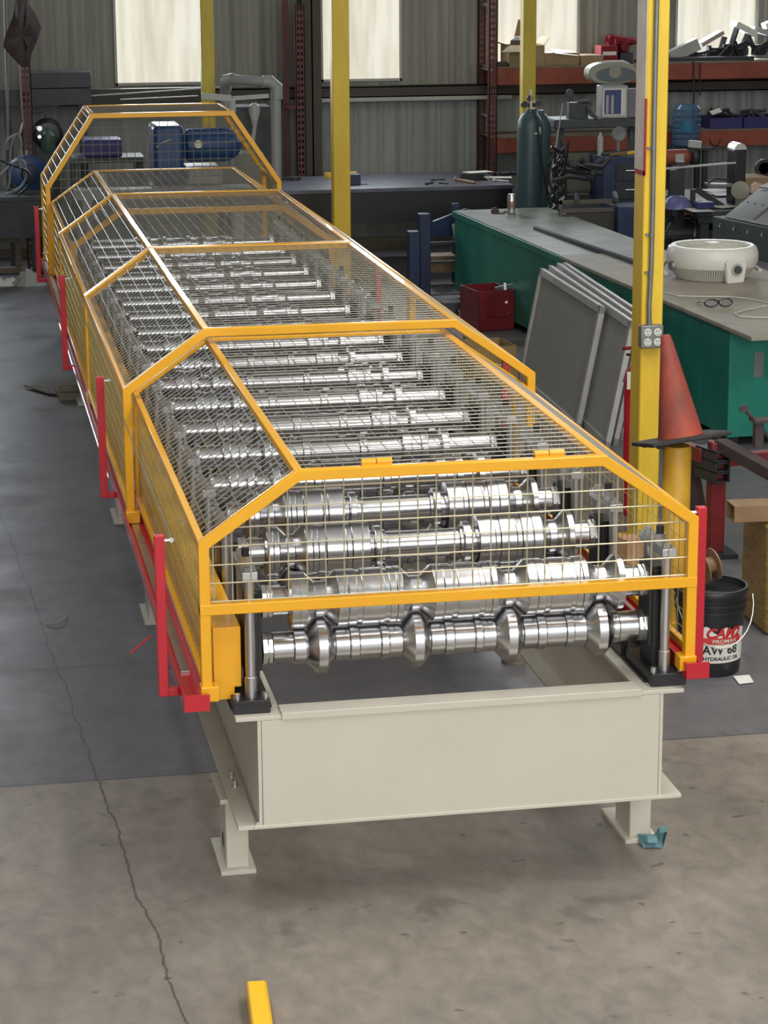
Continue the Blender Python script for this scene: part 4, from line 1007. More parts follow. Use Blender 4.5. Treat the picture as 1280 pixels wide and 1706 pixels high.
MB().b2((x0, YJ+.05, zs), (x1, YJ+.2, z1)).build('body', M['lgrey'], jg, bevel=.006)
b = MB(); b.b2((x0+.012, YJ+.046, zs+.02), (x1-.02, YJ+.05, z1-.02)); b.cur = 1; b.b2((x0+.022, YJ+.044, zs+.03), (x1-.055, YJ+.0465, z1-.03)); b.cur = 2; b.b2((x0+.035, YJ+.042, zs+.035), (x0+.055, YJ+.0445, z1-.07)); b.b2((x0+.075, YJ+.042, zs+.035), (x0+.095, YJ+.0445, z1-.07)); b.build('label_sheet', [M['white'], M['navylabel'], M['lgrey']], jg)
ibox('grey_carton', 'grey carton with a dark stripe beside the blue labelled container', 'box', 1047, 1066, 148, YJ+.1, zs, .1, M['grey'])
x0, x1 = at(983, 120, y=YJ).x, at(1064, 120, y=YJ).x; z1 = at(1020, 104, y=YJ).z; z0 = at(1020, 141, y=YJ).z
sx_ = (x0+x1)/2; hw = (x1-x0)/2; hz = (z1-z0)/2; cz_ = (z0+z1)/2
br = thing('portable_stereo', 'rounded pale green and grey portable stereo with handle, on top of the labelled container', 'stereo', (sx_, YJ+.1, z0))
b = MB(); pr = [(sx_+hw*math.copysign(abs(math.cos(t))**.8, math.cos(t)), YJ+.02, cz_+hz*math.copysign(abs(math.sin(t))**.8, math.sin(t))) for t in [2*PI*i/32 for i in range(32)]]
b.prism(pr, (0, .16, 0)); b.build('case', mat('stereo_shell', rgb(150, 152, 134), .4), br, bevel=.01)
b = MB(); pr = [(sx_+hw*.82*math.cos(t)+.02, YJ+.012, cz_-.01+hz*.68*math.sin(t)) for t in [2*PI*i/28 for i in range(28)]]; b.prism(pr, (0, .01, 0)); b.build('front_panel', mat('stereo_grey', rgb(92, 102, 106), .35), br)
b = MB(); b.lathe([(0, .05), (.006, .047)], (sx_+.01, YJ+.012, cz_+.01), (0, -1, 0), 22); b.build('disc_lid', mat('stereo_lid', rgb(146, 144, 124), .3), br)
b = MB(); b.tube([(sx_-hw*.5, YJ+.1, z1-.02), (sx_-hw*.2, YJ+.1, z1+.0), (sx_+hw*.5, YJ+.1, z1+.0), (sx_+hw*.8, YJ+.1, z1-.03)], .012, 8); b.build('handle', M['offwhite'], br)
# gauge assembly left of jug
p = at(962, 190, y=YJ+.1); b = MB(); b.b2((p.x-.07, YJ+.08, zs), (p.x+.08, YJ+.16, zs+.12)); b.cyl((p.x-.06, YJ+.12, zs+.12), (p.x-.06, YJ+.12, zs+.17), .006, 8); b.lathe([(0, .03), (.015, .03)], (p.x-.06, YJ+.11, zs+.19), (0, -1, 0), 20); b.tube([(p.x+.0, YJ+.1, zs+.12), (p.x+.08, YJ+.06, zs+.13), (p.x+.10, YJ+.05, zs+.10)], .014, 8)
tag(b.build('pressure_regulator', M['darkgrey'], bevel=.003), 'dark regulator with a round gauge left of the stereo', 'regulator')
p = at(991, 196, y=YJ); b = MB(); b.tube([(p.x-.05, YJ+.02, zs+.09), (p.x-.02, YJ+.0, zs+.03), (p.x+.02, YJ-.01, zs+.005)], .015, 8); tag(b.build('hand_wrench', M['darkgrey']), 'grey tool leaning at the foot of the blue labelled container', 'tool')
# round headlamp, spray bottle, coil
YK = 11.0; p = at(1031, 223, y=YK); b = MB(); b.lathe([(0, .052), (.015, .056), (.02, .048), (.012, .0)], p, (0, -1, 0), 28); b.b2((p.x-.01, p.y, .7), (p.x+.01, p.y+.02, p.z)); tag(b.build('gauge_dial', M['grey']), 'round glass faced dial hanging below the stereo shelf', 'gauge')
zt4 = at(1010, 262, y=10.7).z
# blue tool cabinet
x0, x1 = at(1006, 300, y=10.7).x, at(1085, 300, y=10.7).x
tcab = thing('tool_cabinet', 'blue sided tool cabinet with dark drawers, left of the near yellow column', 'cabinet', ((x0+x1)/2, 10.9, 0))
MB().b2((x0, 10.7, 0), (x1, 11.1, zt4)).build('cabinet_body', M['navy'], tcab, bevel=.004)
for i in range(4):
    zz0 = zt4-.05-.14*i; dr = MB().b2((x0+.09, 10.685, zz0-.12), (x1-.02, 10.70, zz0)).build('drawer', M['dark'], tcab, bevel=.003)
    b = MB(); b.cyl((x0+.16, 10.67, zz0-.05), (x0+.40, 10.67, zz0-.05), .006, 8); b.build('drawer_handle', M['zinc'], dr)
p = at(1000, 260, y=10.75); b = MB(); b.lathe([(0, .022), (.13, .022), (.145, .010), (.17, .008)], (at(995, 240, y=10.8).x+.04, 10.85, zt4), (0, 0, 1), 18); tag(b.build('spray_bottle', M['lgrey']), 'pale slim spray bottle standing on the blue tool cabinet', 'bottle')
for i, (px, py, c_, lb) in enumerate([(1030, 255, 'tan', 'tan handled tool on the blue cabinet top'), (1045, 258, 'yellow2', 'yellow handled tool on the blue cabinet top'), (1020, 258, 'darkgrey', 'grey tool on the blue cabinet, left of the yellow one')]):
    p = at(px, py, y=10.75); b = MB(); b.bar((p.x-.06, 10.75+.03*i, zt4+.012), (p.x+.08, 10.80+.03*i, zt4+.02), .03, .02); tag(b.build('hand_tool', M[c_], bevel=.004), lb, 'tool')
# gas cylinders
def gascyl(px0, px1, ytop, y, label, grp=None, brass=True):
    x0, x1 = at(px0, 250, y=y).x, at(px1, 250, y=y).x; r_ = (x1-x0)/2; xc_ = (x0+x1)/2; zt5 = at((px0+px1)/2, ytop, y=y).z
    g_ = thing('gas_cylinder', label, 'gas cylinder', (xc_, y, 0))
    b = MB(); b.lathe([(0, r_*.93), (.02, r_), (zt5-.12, r_), (zt5-.08, r_*.95), (zt5-.05, r_*.84), (zt5-.025, r_*.68), (zt5-.008, r_*.5), (zt5, r_*.33), (zt5+.02, r_*.3)], (xc_, y, 0), (0, 0, 1), 36); b.build('tank', M['gas'], g_)
    if brass:
        b = MB(); b.cyl((xc_, y, zt5+.0), (xc_, y, zt5+.08), .014, 10); b.cyl((xc_-.05, y, zt5+.05), (xc_+.05, y, zt5+.05), .014, 10); b.lathe([(0, .026), (.02, .026)], (xc_-.05, y-.01, zt5+.055), (0, -1, 0), 16); b.lathe([(0, .024), (.02, .024)], (xc_+.05, y-.01, zt5+.06), (0, -1, 0), 16); b.lathe([(0, .022), (.02, .022)], (xc_-.01, y-.01, zt5+.10), (0, -1, 0), 16); b.build('regulator', M['dark'], g_)
        b = MB(); b.cyl((xc_, y-.02, zt5+.02), (xc_, y-.02, zt5+.16), .011, 10); b.build('flow_tube', M['offwhite'], g_)
        b = MB(); b.tube([(xc_+.02, y-.06, zt5+.02), (xc_+.04, y-r_-.01, zt5-.15), (xc_+.07, y-r_-.015, zt5-.4), (xc_+.12, y-.1, zt5-.62), (xc_+.15, y-.06, zt5-.72)], .008, 8); b.build('hose', M['black'], g_)
        b = MB(); b.lathe([(zt5-.16, r_+.001), (zt5-.125, r_+.0)], (xc_, y, 0), (0, 0, 1), 36, False); [setattr(v, 'x', v.x) for v in b.v]
        q = MB(); q.prism([(xc_+.01, y-r_-.003, zt5-.16), (xc_+.06, y-r_+.008, zt5-.16), (xc_+.06, y-r_+.008, zt5-.11), (xc_+.01, y-r_+.012, zt5-.10)], (0, .004, 0)); q.build('sticker', M['lgrey'], g_)
    return g_
gascyl(862, 904, 186, 11.0, 'front dark grey green gas cylinder with regulator, standing behind the drink can')
gascyl(884, 917, 188, 11.35, 'second gas cylinder half hidden behind the front one', brass=False)
for i, (a_, b_) in enumerate([((938, 172), (917, 230)), ((934, 196), (916, 226))]):
    y_ = 10.8; b = MB(); b.cyl(at(*a_, y=y_), at(b_[0]-2, b_[1]+90, y=y_-.2), .0035, 6); tag(b.build('welding_rod', M['lgrey']), ['longer thin welding rod leaning right of the gas cylinders', 'shorter thin welding rod leaning right of the gas cylinders'][i], 'rod')
# dark padded chair / welding cart behind bench
b = MB(); y_ = 11.0
ch = thing('shop_chair', 'dark grey cloth draped shop chair right of the gas cylinders', 'chair', (at(965, 300, y=y_).x, y_, 0))
xc_ = at(968, 300, y=y_).x; zc_ = at(968, 290, y=y_).z
b = MB(); b.box((xc_, y_+.1, zc_), (.30, .06, .30), rx(-.1)); b.build('backrest', M['khaki'], ch, bevel=.03)
b = MB(); b.box((xc_-.05, y_-.1, zc_-.25), (.38, .36, .08)); b.build('seat', M['darkgrey'], ch, bevel=.03)
for sx in (-.17, .10): MB().b2((xc_+sx-.02, y_-.2, 0), (xc_+sx+.02, y_-.16, zc_-.28)).build('leg', M['dark'], ch)
MB().b2((xc_-.06, y_+.05, 0), (xc_, y_+.1, zc_-.28)).build('leg', M['dark'], ch)
b = MB()
q = at(925, 300, y=10.3)
for k in range(7):
    pts = [q+V((random.uniform(-.05, .09), random.uniform(-.05, .05), .25-.09*j+random.uniform(-.03, .03))) for j in range(6)]; b.tube(pts, .010, 6)
tag(b.build('torch_hoses', M['black']), 'tangled black torch hoses hanging beside the gas cylinders', 'hose')
b = MB()
for k in range(6): b.tube([q+V((.12+random.uniform(-.1, .3), random.uniform(-.1, .1), .1+random.uniform(-.06, .06))) for j in range(3)], .02, 8)
b.tube([q+V((-.02, 0, .0)), q+V((.1, -.02, .03)), q+V((.28, 0, .0))], .02, 8)
tag(b.build('welding_gun', M['dark']), 'dark welding gun resting beside the hoses right of the gas cylinders', 'tool')
# framed cart in front
y_ = 10.05; x0, x1 = at(932, 360, y=y_).x, at(1028, 360, y=y_).x; z1 = at(980, 333, y=y_).z
ct_ = thing('steel_cart', 'tan framed steel cart with dark panel behind the green bench', 'cart', ((x0+x1)/2, y_, 0))
b = MB(); b.b2((x0, y_, z1-.03), (x1, y_+.03, z1)); b.b2((x0, y_, 0), (x0+.025, y_+.03, z1)); b.b2((x1-.025, y_, 0), (x1, y_+.03, z1)); b.b2((x0, y_, z1-.09), (x1, y_+.02, z1-.06)); b.build('frame', M['khaki'], ct_, bevel=.003)
MB().b2((x0+.03, y_+.01, .05), (x1-.03, y_+.02, z1-.1)).build('panel', mat('olive_panel', rgb(62, 58, 48), .6), ct_)
b = MB()
for xx in (x0+.12, x1-.02): b.cyl((xx, y_-.05, z1-.0), (xx+.03, y_+.1, z1+.03), .018, 12)
b.build('roller_peg', M['darkgrey'], ct_)
x0 = at(1030, 360, y=y_-.1).x; z1 = at(1045, 345, y=y_-.1).z
b = MB(); b.b2((x0, y_-.1, 0), (x0+.24, y_+.2, z1)); tag(b.build('blue_case', M['navy'], bevel=.006), 'dark blue case behind the green bench beside the near column', 'case')
# blue frame machine at bench far-left end
y_ = 11.1; bf = thing('press_frame', 'dark blue steel press frame at the far end of the green bench', 'machine', (at(730, 400, y=y_).x, y_, 0))
x0, x1 = at(700, 400, y=y_-.4).x, at(718, 400, y=y_-.4).x; z1 = at(705, 357, y=y_-.4).z
MB().b2((x0, y_-.4, 0), (x1, y_-.3, z1)).build('front_post', M['navy'], bf, bevel=.006)
x2 = at(762, 345, y=y_).x; z2 = at(762, 339, y=y_).z
MB().b2((x2-.03, y_, 0), (x2+.02, y_+.06, z2)).build('rear_post', M['navy'], bf, bevel=.004)
b = MB(); zz0 = at(745, 390, y=y_-.2).z; b.prism([(x1, y_-.36, z1-.05), (x1+.03, y_-.36, z1-.06), (x2, y_-.30, z1+.02), (x2+.1, y_-.28, z1-.01), (x2+.1, y_-.28, zz0), (x1, y_-.36, zz0)], (0, .04, 0)); b.build('header_plate', M['navy'], bf)
b = MB(); b.b2((x0-.09, y_-.45, 0), (x0-.01, y_-.35, z1-.12)); b.build('side_plate', M['navy'], bf, bevel=.004)
for zz0 in (.05, .22, .36): MB().b2((x1, y_-.36, zz0), (x2, y_-.32, zz0+.02)).build('cross_bar', M['dark'], bf)
MB().b2((x1+.06, y_-.1, .12), (x2-.02, y_+.1, .24)).build('tray', M['tan'], bf)
q = at(762, 395, y=y_-.45); b = MB(); b.box((q.x, y_-.45, q.z), (.05, .01, .20), ry(-.15)); b.build('pale_plate', M['lgrey'], bf)
q = at(765, 510, z=.1); b = MB(); b.lathe([(0, .04), (.05, .05), (.1, .03)], (q.x-.05, q.y, .0), (0, 0, 1), 14); b.b2((q.x-.12, q.y-.03, .08), (q.x+.03, q.y+.05, .13)); tag(b.build('bench_vise', M['darkgrey'], bevel=.005), 'small dark vise on the floor left of the red tool box', 'vise')
# far right cluster -----------------------------------------------------
ZD = .70; YD = 9.3
legs_table('tool_bench', 'dark cluttered steel bench behind the fan on the right', at(1100, 330, z=ZD).x, 6.6, 9.5, 10.9, ZD, .08, M['dark'], M['darkgrey'])
def on_d(px, py): return at(px, py, z=ZD)
# water bottle on rack lower shelf
y_ = YR-.25; x0, x1 = at(1121, 200, y=y_).x, at(1168, 200, y=y_).x; z1 = at(1145, 174, y=y_).z; z0 = at(1145, 244, y=y_).z
wbz = z0; xc_ = (x0+x1)/2; r_ = (x1-x0)/2
st_ = MB(); st_.b2((xc_-.16, y_-.15, wbz-.02), (xc_+.2, y_+.2, wbz)); st_.b2((xc_-.14, y_-.1, 0), (xc_-.10, y_-.06, wbz-.02)); st_.b2((xc_+.12, y_-.1, 0), (xc_+.16, y_-.06, wbz-.02)); st_.b2((xc_-.14, y_+.1, 0), (xc_-.10, y_+.14, wbz-.02)); st_.b2((xc_+.12, y_+.1, 0), (xc_+.16, y_+.14, wbz-.02))
tag(st_.build('bottle_stand', M['dark']), 'dark stand carrying the blue water bottle', 'stand')
wbo = thing('water_bottle', 'large translucent blue water cooler bottle with a light blue label', 'water bottle', (xc_, y_, wbz))
H_ = z1-wbz; prof = [(0, r_*.8), (.01, r_*.96)]
for i in range(6): prof += [(H_*(.08+.13*i), r_), (H_*(.14+.13*i), r_), (H_*(.16+.13*i), r_*.94), (H_*(.19+.13*i), r_*.94)]
prof += [(H_*.9, r_*.95), (H_, r_*.7)]
MB().lathe(prof, (xc_, y_, wbz), (0, 0, 1), 32).build('bottle_shell', M['bottle'], wbo)
b = MB(); vs = []
for i in range(9):
    a = -PI/2-.75+i*.11; vs += [(xc_+math.cos(a)*r_*1.02, y_+math.sin(a)*r_*1.02, wbz+H_*.38), (xc_+math.cos(a)*r_*1.02, y_+math.sin(a)*r_*1.02, wbz+H_*.62)]
b.add(vs, [(2*i, 2*i+2, 2*i+3, 2*i+1) for i in range(8)]); b.build('label_sheet', M['labelb'], wbo)
# blue bins on lower right shelf
x0 = at(1175, 200, y=YR+.1).x
for i in range(4):
    b = MB(); openbox(b, (x0+.17+.3*i, YR+.22, Z2b), .28, .34, .09, .006); tag(b.build('parts_bin', M['purple']), ['blue open parts bin on the lower shelf, nearest the water bottle', 'second blue parts bin from the water bottle', 'third blue parts bin from the water bottle', 'rightmost blue parts bin on the lower shelf'][i], 'bin')
    c0_ = V((x0+.17+.3*i, YR+.22, Z2b+.07)); b = MB()
    for k in range(4): b.tube([c0_+V((random.uniform(-.1, .1), random.uniform(-.1, .1), random.uniform(0, .09))) for _ in range(3)], .016, 6)
    tag(b.build('metal_fittings', M['darkgrey' if i % 2 else 'dark']), ['dark fittings heaped in the bin nearest the water bottle', 'grey fittings heaped in the second parts bin', 'dark fittings heaped in the third parts bin', 'grey fittings heaped in the rightmost parts bin'][i], 'fittings')
p = at(1193, 186, y=YR+.05); b = MB(); b.box((p.x, YR+.05, p.z), (.09, .06, .01), ry(-.3) @ rx(.4)); tag(b.build('paper_note', M['paper']), 'small white paper sticking out of the parts bins', 'paper')
# leaning boxes and junk on top right shelf
def tbox(px, py, y, s, R_, mt, name, label, cat):
    p = at(px, py, y=y); b = MB(); b.box(p, s, R_); return tag(b.build(name, mt, bevel=.004), label, cat)
ZJ = Z1b
tbox(1139, 84, YR+.2, (.27, .10, .10), ry(-.42), M['lgrey'], 'printed_carton', 'grey printed carton tilted on the top shelf just right of the near column', 'box')
tbox(1184, 64, YR+.28, (.22, .14, .035), ry(-.5), mat('pink_board', rgb(168, 150, 146), .7), 'pink_board', 'faded pinkish board tilted behind the printed carton on the top shelf', 'board')
tbox(1240, 48, YR+.2, (.20, .16, .05), ry(.45), M['paper'], 'white_carton', 'white carton tilted on top of the scrap on the top shelf', 'box')
tbox(1268, 52, YR+.25, (.16, .12, .04), ry(.3), M['lgrey'], 'white_carton', 'pale carton right of the tilted white one on the top shelf', 'box')
tbox(1282, 40, YR+.3, (.10, .12, .05), ry(-.4), M['paper'], 'white_carton', 'white carton corner at the right edge of the top shelf', 'box')
random.seed(11)
jl = ['dark bracket in the top shelf scrap, %s' % s for s in ('nearest the printed carton', 'under the pinkish board', 'right of the pinkish board', 'pointing up left of the white carton', 'under the white carton', 'behind the white carton', 'low at the middle of the heap', 'at the right edge')]
for i, px in enumerate((1150, 1172, 1195, 1212, 1228, 1246, 1220, 1270)):
    b = MB(); c0_ = V((at(px, 100, y=YR+.2).x, YR+.15+.03*(i % 3), ZJ)); hh = (.07, .12, .19, .27, .25, .26, .16, .25)[i]
    ww = random.uniform(.05, .10); th_ = random.uniform(-.9, .9); Rb = ry(th_*.5) @ rz(th_)
    b.box(c0_+V((0, .03, hh*.45)), (ww*1.7, .03, .03), ry(-.5+th_*.6)); b.box(c0_+V((ww*.6, .02, hh*.55)), (.022, .05, hh*.95), Rb); b.box(c0_+V((-ww*.5, .03, hh*.2)), (ww, .09, hh*.35), rz(th_))
    b.tube([c0_+V((-.1, -.02, .015)), c0_+V((random.uniform(-.05, .05), .02, hh*.5)), c0_+V((.1, 0, hh*random.uniform(.2, 1)))], .010, 6)
    for v in b.v: v.z = max(v.z, ZJ+.036)
    tag(b.build('scrap_bracket', M['dark'] if i % 3 else M['blackox'], bevel=.003), jl[i], 'bracket')
b = MB(); c0_ = V((at(1140, 100, y=YR+.1).x, YR+.1, ZJ)); b.b2((c0_.x-.15, YR+.05, ZJ), (c0_.x+.6, YR+.4, ZJ+.035)); tag(b.build('black_tray', M['dark'], bevel=.004), 'flat black tray under the scrap heap on the top shelf', 'tray')
b = MB(); q = at(1155, 150, y=YR-.03); b.tube([(q.x, YR-.02, at(1155, 100, y=YR).z), (q.x+.01, YR-.03, at(1155, 160, y=YR).z), (q.x, YR-.03, at(1155, 225, y=YR).z)], .008, 6); b.tube([(q.x+.06, YR-.02, at(1165, 103, y=YR).z), (q.x+.06, YR-.03, at(1165, 160, y=YR).z)], .006, 6); tag(b.build('rope', M['dark']), 'dark cord hanging from the top shelf beside the water bottle', 'cord')
b = MB(); q = at(1192, 232, y=YR-.02); b.tube([q+V((math.cos(t)*.045, 0, math.sin(t)*.055)) for t in [PI+PI*i/10 for i in range(11)]], .004, 6); tag(b.build('hanging_wire', M['blackox']), 'small wire loop hanging over the lower orange beam', 'wire')
# red bench grinder on tool bench
y_ = 10.55; q = at(1128, 262, y=y_); bg = thing('bench_grinder', 'red bench grinder with white plate below the water bottle', 'grinder', (q.x, y_, ZD))
b = MB(); b.lathe([(-.10, .04), (-.09, .058), (.07, .058), (.10, .035)], q, (1, 0, 0), 24); b.build('motor', M['orange'], bg); MB().b2((q.x-.03, y_-.062, q.z-.03), (q.x+.035, y_-.057, q.z+.03)).build('rating_plate', M['lgrey'], bg)
b = MB(); b.lathe([(0, .07), (.03, .07)], q+V((.11, 0, 0)), (1, 0, 0), 24); b.build('wheel_guard', M['dark'], bg)
b = MB(); b.b2((q.x-.05, y_-.04, ZD), (q.x+.05, y_+.04, q.z-.05)); b.build('pedestal', M['darkgrey'], bg, bevel=.006)
b = MB(); q2 = at(1158, 240, y=y_); b.box(q2, (.09, .04, .05), ry(.1)); b.cyl(q2-V((0, 0, .02)), q2-V((0, 0, .14)), .012, 8); b.build('eye_shield', M['lgrey'], bg)
# black tower with silver top
y_ = 9.9; q0 = at(1222, 330, y=y_); q1 = at(1242, 330, y=y_); z1 = at(1232, 240, y=y_).z
bt = thing('band_saw', 'tall narrow black band saw column with silver cap and thin blade bar', 'saw', ((q0.x+q1.x)/2, y_, ZD))
b = MB(); b.b2((q0.x, y_, ZD), (q1.x, y_+.16, z1-.04)); b.build('column_body', M['black'], bt, bevel=.01)
b = MB(); n0 = []
for i in range(9): t = PI*i/8; n0.append(((q0.x+q1.x)/2-math.cos(t)*(q1.x-q0.x)/2, y_+.0, z1-.04+math.sin(t)*.045))
b.prism(n0, (0, .16, 0)); b.build('cap', M['zinc'], bt)
b = MB(); b.bar(at(1108, 281, y=y_+.0), at(1226, 271, y=y_), .02, .012); b.build('blade_bar', M['lgrey'], bt)
b = MB(); b.bar(at(1123, 283, y=y_), (at(1123, 283, y=y_).x, y_, ZD), .05, .03); b.build('support_arm', M['dark'], bt)
b = MB(); b.bar(at(1160, 315, y=y_-.1), at(1205, 345, y=y_-.1), .05, .04); b.tube([at(1180, 305, y=y_), at(1192, 297, y=y_), at(1215, 300, y=y_)], .008, 6); b.bar(at(1155, 315, y=y_-.1), (at(1155, 315, y=y_-.1).x, y_-.1, ZD), .03, .03); b.build('feed_arm', M['dark'], bt)
b = MB(); b.bar(at(1178, 307, y=y_), at(1222, 308, y=y_), .12, .015); b.build('work_plate', M['grey'], bt)
# welding helmet
y_ = 9.75; q = at(1128, 345, y=y_); b = MB()
b.lathe([(0, .115), (.03, .112), (.07, .095), (.10, .06), (.115, .015)], (q.x, y_, q.z-.03), (.35, -.35, .85), 28); b.cur = 1; b.b2((q.x-.13, y_-.02, q.z-.16), (q.x-.02, y_+.10, q.z+.03))
for v in b.v: v.z = max(v.z, ZD)
tag(b.build('welding_helmet', [mat('helmet_blue', rgb(104, 106, 150), .3), mat('helmet_red', rgb(92, 50, 54), .4)], bevel=.004), 'blue violet rounded welding helmet on the bench right of the near column', 'helmet')
# papers on bench
for i, (px, py, a_) in enumerate([(1190, 318, .2), (1175, 335, -.3), (1200, 345, .4), (1165, 352, .0), (1206, 326, -.1)]):
    p = on_d(px, py); b = MB(); b.box((p.x, p.y, ZD+.004+.002*i), (.16, .22, .002), rz(a_)); tag(b.build('paper_sheet', M['paper']), ['white sheet on the tool bench below the blade bar', 'white sheet on the tool bench right of the helmet', 'white sheet on the tool bench under the feed arm', 'white sheet nearest the helmet on the tool bench', 'white sheet beside the black saw column'][i], 'paper')
p = on_d(1163, 352); b = MB(); b.b2((p.x, p.y, ZD+.015), (p.x+.12, p.y+.1, ZD+.06)); tag(b.build('small_box', M['purple'], bevel=.004), 'small violet box on the papers of the tool bench', 'box')
# grinding disc, sander
y_ = 9.5; q = at(1234, 317, y=y_); b = MB(); b.lathe([(0, .063), (.012, .063), (.014, .05)], q, (-.5, -1, .1), 28); b.b2((q.x+.0, y_, ZD-.05), (q.x+.06, y_+.1, q.z)); tag(b.build('disc_sander', M['lens']), 'pale round sanding disc above the grey die block', 'sander')
q = at(1262, 314, y=y_); b = MB(); b.prism([q+V((-.045, 0, -.03)), q+V((.03, 0, -.03)), q+V((.035, 0, .03)), q+V((-.01, 0, .045)), q+V((-.04, 0, .02))], (0, .03, 0)); b.b2((q.x-.015, y_, q.z-.09), (q.x+.015, y_+.03, q.z-.03)); tag(b.build('tan_tag', mat('tan_card', rgb(206, 180, 158), .7)), 'small pinkish angular card on a stem, right of the sanding disc', 'card')
ibox('cardboard_carton', 'brown cardboard carton behind the sanding disc', 'box', 1243, 1285, 296, 10.6, ZD, .3, M['card'])
b = MB(); q = at(1272, 280, y=10.9); b.lathe([(0, .07), (.03, .07), (.03, .045), (0, .045)], q, (0, -1, 0), 24); b.b2((q.x-.05, 10.9, ZD), (q.x+.05, 10.95, q.z-.05)); tag(b.build('black_pulley', M['dark']), 'round dark pulley ring behind the black saw column', 'pulley')
# grey die block
DB = thing('die_block', 'large grey steel die fixture with sloped plates and bolt holes behind the fan', 'die', at(1240, 400, z=.5))
a0 = at(1188, 360, y=8.6); a1 = at(1330, 420, y=7.6); a0b = at(1188, 392, y=8.6)
dd = V((a1.x-a0.x, a1.y-a0.y, 0)).normalized(); nr = V((-dd.y, dd.x, 0)); nr = nr if nr.x > 0 or nr.y > 0 else -nr
L_ = 1.6; zt6 = a0.z
b = MB(); b.prism([a0, a0+nr*.35, a0+nr*.35+V((0, 0, -.22)), a0+V((0, 0, -.22))], dd*L_); b.build('base_block', M['darkgrey'], DB, bevel=.006)
b = MB(); s0 = a0+dd*.1+nr*.02+V((0, 0, .005)); s1 = s0+nr*.26+V((0, 0, .17)); b.prism([s0, s1, s1+nr*.1+V((0, 0, 0)), a0+dd*.1+nr*.34], dd*(L_-.1)); b.build('sloped_plate', M['grey'], DB, bevel=.004)
b = MB()
for k in range(7):
    if k != 3:
        c_ = s0.lerp(s1, .55)+dd*(.06+.09*k); nn_ = (s1-s0).cross(dd).normalized(); nn_ = -nn_ if nn_.z < 0 else nn_; b.lathe([(0, .008), (.002, .008)], c_, nn_, 12)
c_ = s0.lerp(s1, .1)+dd*.33; nn_ = (s1-s0).cross(dd).normalized(); nn_ = -nn_ if nn_.z < 0 else nn_; b.bar(c_+nn_*.001, c_+(s1-s0)*.8+nn_*.001, .03, .003, nn_); b.build('plate_holes', M['black'], DB)
for k in range(5):
    b = MB(); c_ = a0+dd*(.1+.17*k)+V((0, 0, -.05))-nr*.002; b.tube([c_+dd*(math.cos(t)*.011)+V((0, 0, math.sin(t)*.014)) for t in [.6+4.8*i/12 for i in range(13)]], .0025, 5); b.build('eye_ring', M['zinc'], DB)
b = MB(); q = a0+dd*.15+nr*.12+V((0, 0, .19)); b.prism([s1+V((0, 0, .005)), s1+dd*(L_-.3)+V((0, 0, .005)), s1+dd*(L_-.3)+nr*.2+V((0, 0, .06)), s1+nr*.15+V((0, 0, .05))], (0, 0, .01)); b.build('cover_sheet', M['grey'], DB)
for k in (0.05, L_-.15):
    c_ = a0+dd*k+nr*.17; MB().b2((c_.x-.04, c_.y-.04, 0), (c_.x+.04, c_.y+.04, zt6-.22)).build('leg', M['dark'], DB)
# cutting table with cables, left of die block
y_ = 8.9; q = at(1140, 380, z=.55)
legs_table('machine_table', 'small dark machine table with cables between the near column and the die block', q.x-.25, q.x+.35, q.y-.15, q.y+.5, .55, .05, M['dark'], M['darkgrey'], .04)
b = MB(); b.tube([at(x_, y2, z=.60) for x_, y2 in [(1105, 372), (1120, 362), (1150, 360), (1160, 372), (1158, 395)]], .008, 8); b.tube([at(1118, 372, y=8.6), at(1110, 390, y=8.5), at(1106, 415, y=8.4)], .008, 8)
tag(b.build('black_cable', M['black']), 'black cable looping over the small machine table', 'cable')
b = MB(); b.b2((q.x-.02, q.y+.1, .55), (q.x+.03, q.y+.15, at(1128, 270, y=q.y+.1).z)); b.bar((q.x+.12, q.y, .58), (q.x+.3, q.y-.05, .60), .03, .03); tag(b.build('steel_stake', M['dark']), 'upright dark steel bar on the small machine table', 'bar')

# ================================================================== left background
# dark bench with motor
ZL2 = .66; q = at(40, 328, z=ZL2)
lt_ = legs_table('side_bench', 'dark bench with deep apron at the left edge carrying the blue blower', -1.3, at(72, 328, z=ZL2).x, q.y, q.y+.45, ZL2, .31, M['dark'], M['darkgrey'], .05)
bl = at(38, 300, y=q.y+.25); mb_ = thing('blower_motor', 'round blue blower motor on the left bench', 'blower', (bl.x, q.y+.25, ZL2))
r_ = .14; cz_ = ZL2+r_+.01
MB().lathe([(0, .10), (.02, r_), (.14, r_), (.16, .10)], (bl.x+.02, q.y+.35, cz_), (.25, -1, 0), 32).build('scroll_housing', M['blue'], mb_)
b = MB(); b.lathe([(.16, .075), (.19, .07), (.20, .03)], (bl.x+.02, q.y+.35, cz_), (.25, -1, 0), 24); b.build('hub', M['navy'], mb_)
b = MB(); b.b2((bl.x-.1, q.y+.2, ZL2), (bl.x+.14, q.y+.4, ZL2+.03)); b.build('base', M['dark'], mb_)
b = MB()
for k in range(2): b.cyl((bl.x+.0+.04*k, q.y+.3, cz_+r_-.01), (bl.x+.0+.04*k, q.y+.3, cz_+r_+.035), .014, 10)
b.build('fitting', M['zinc'], mb_)
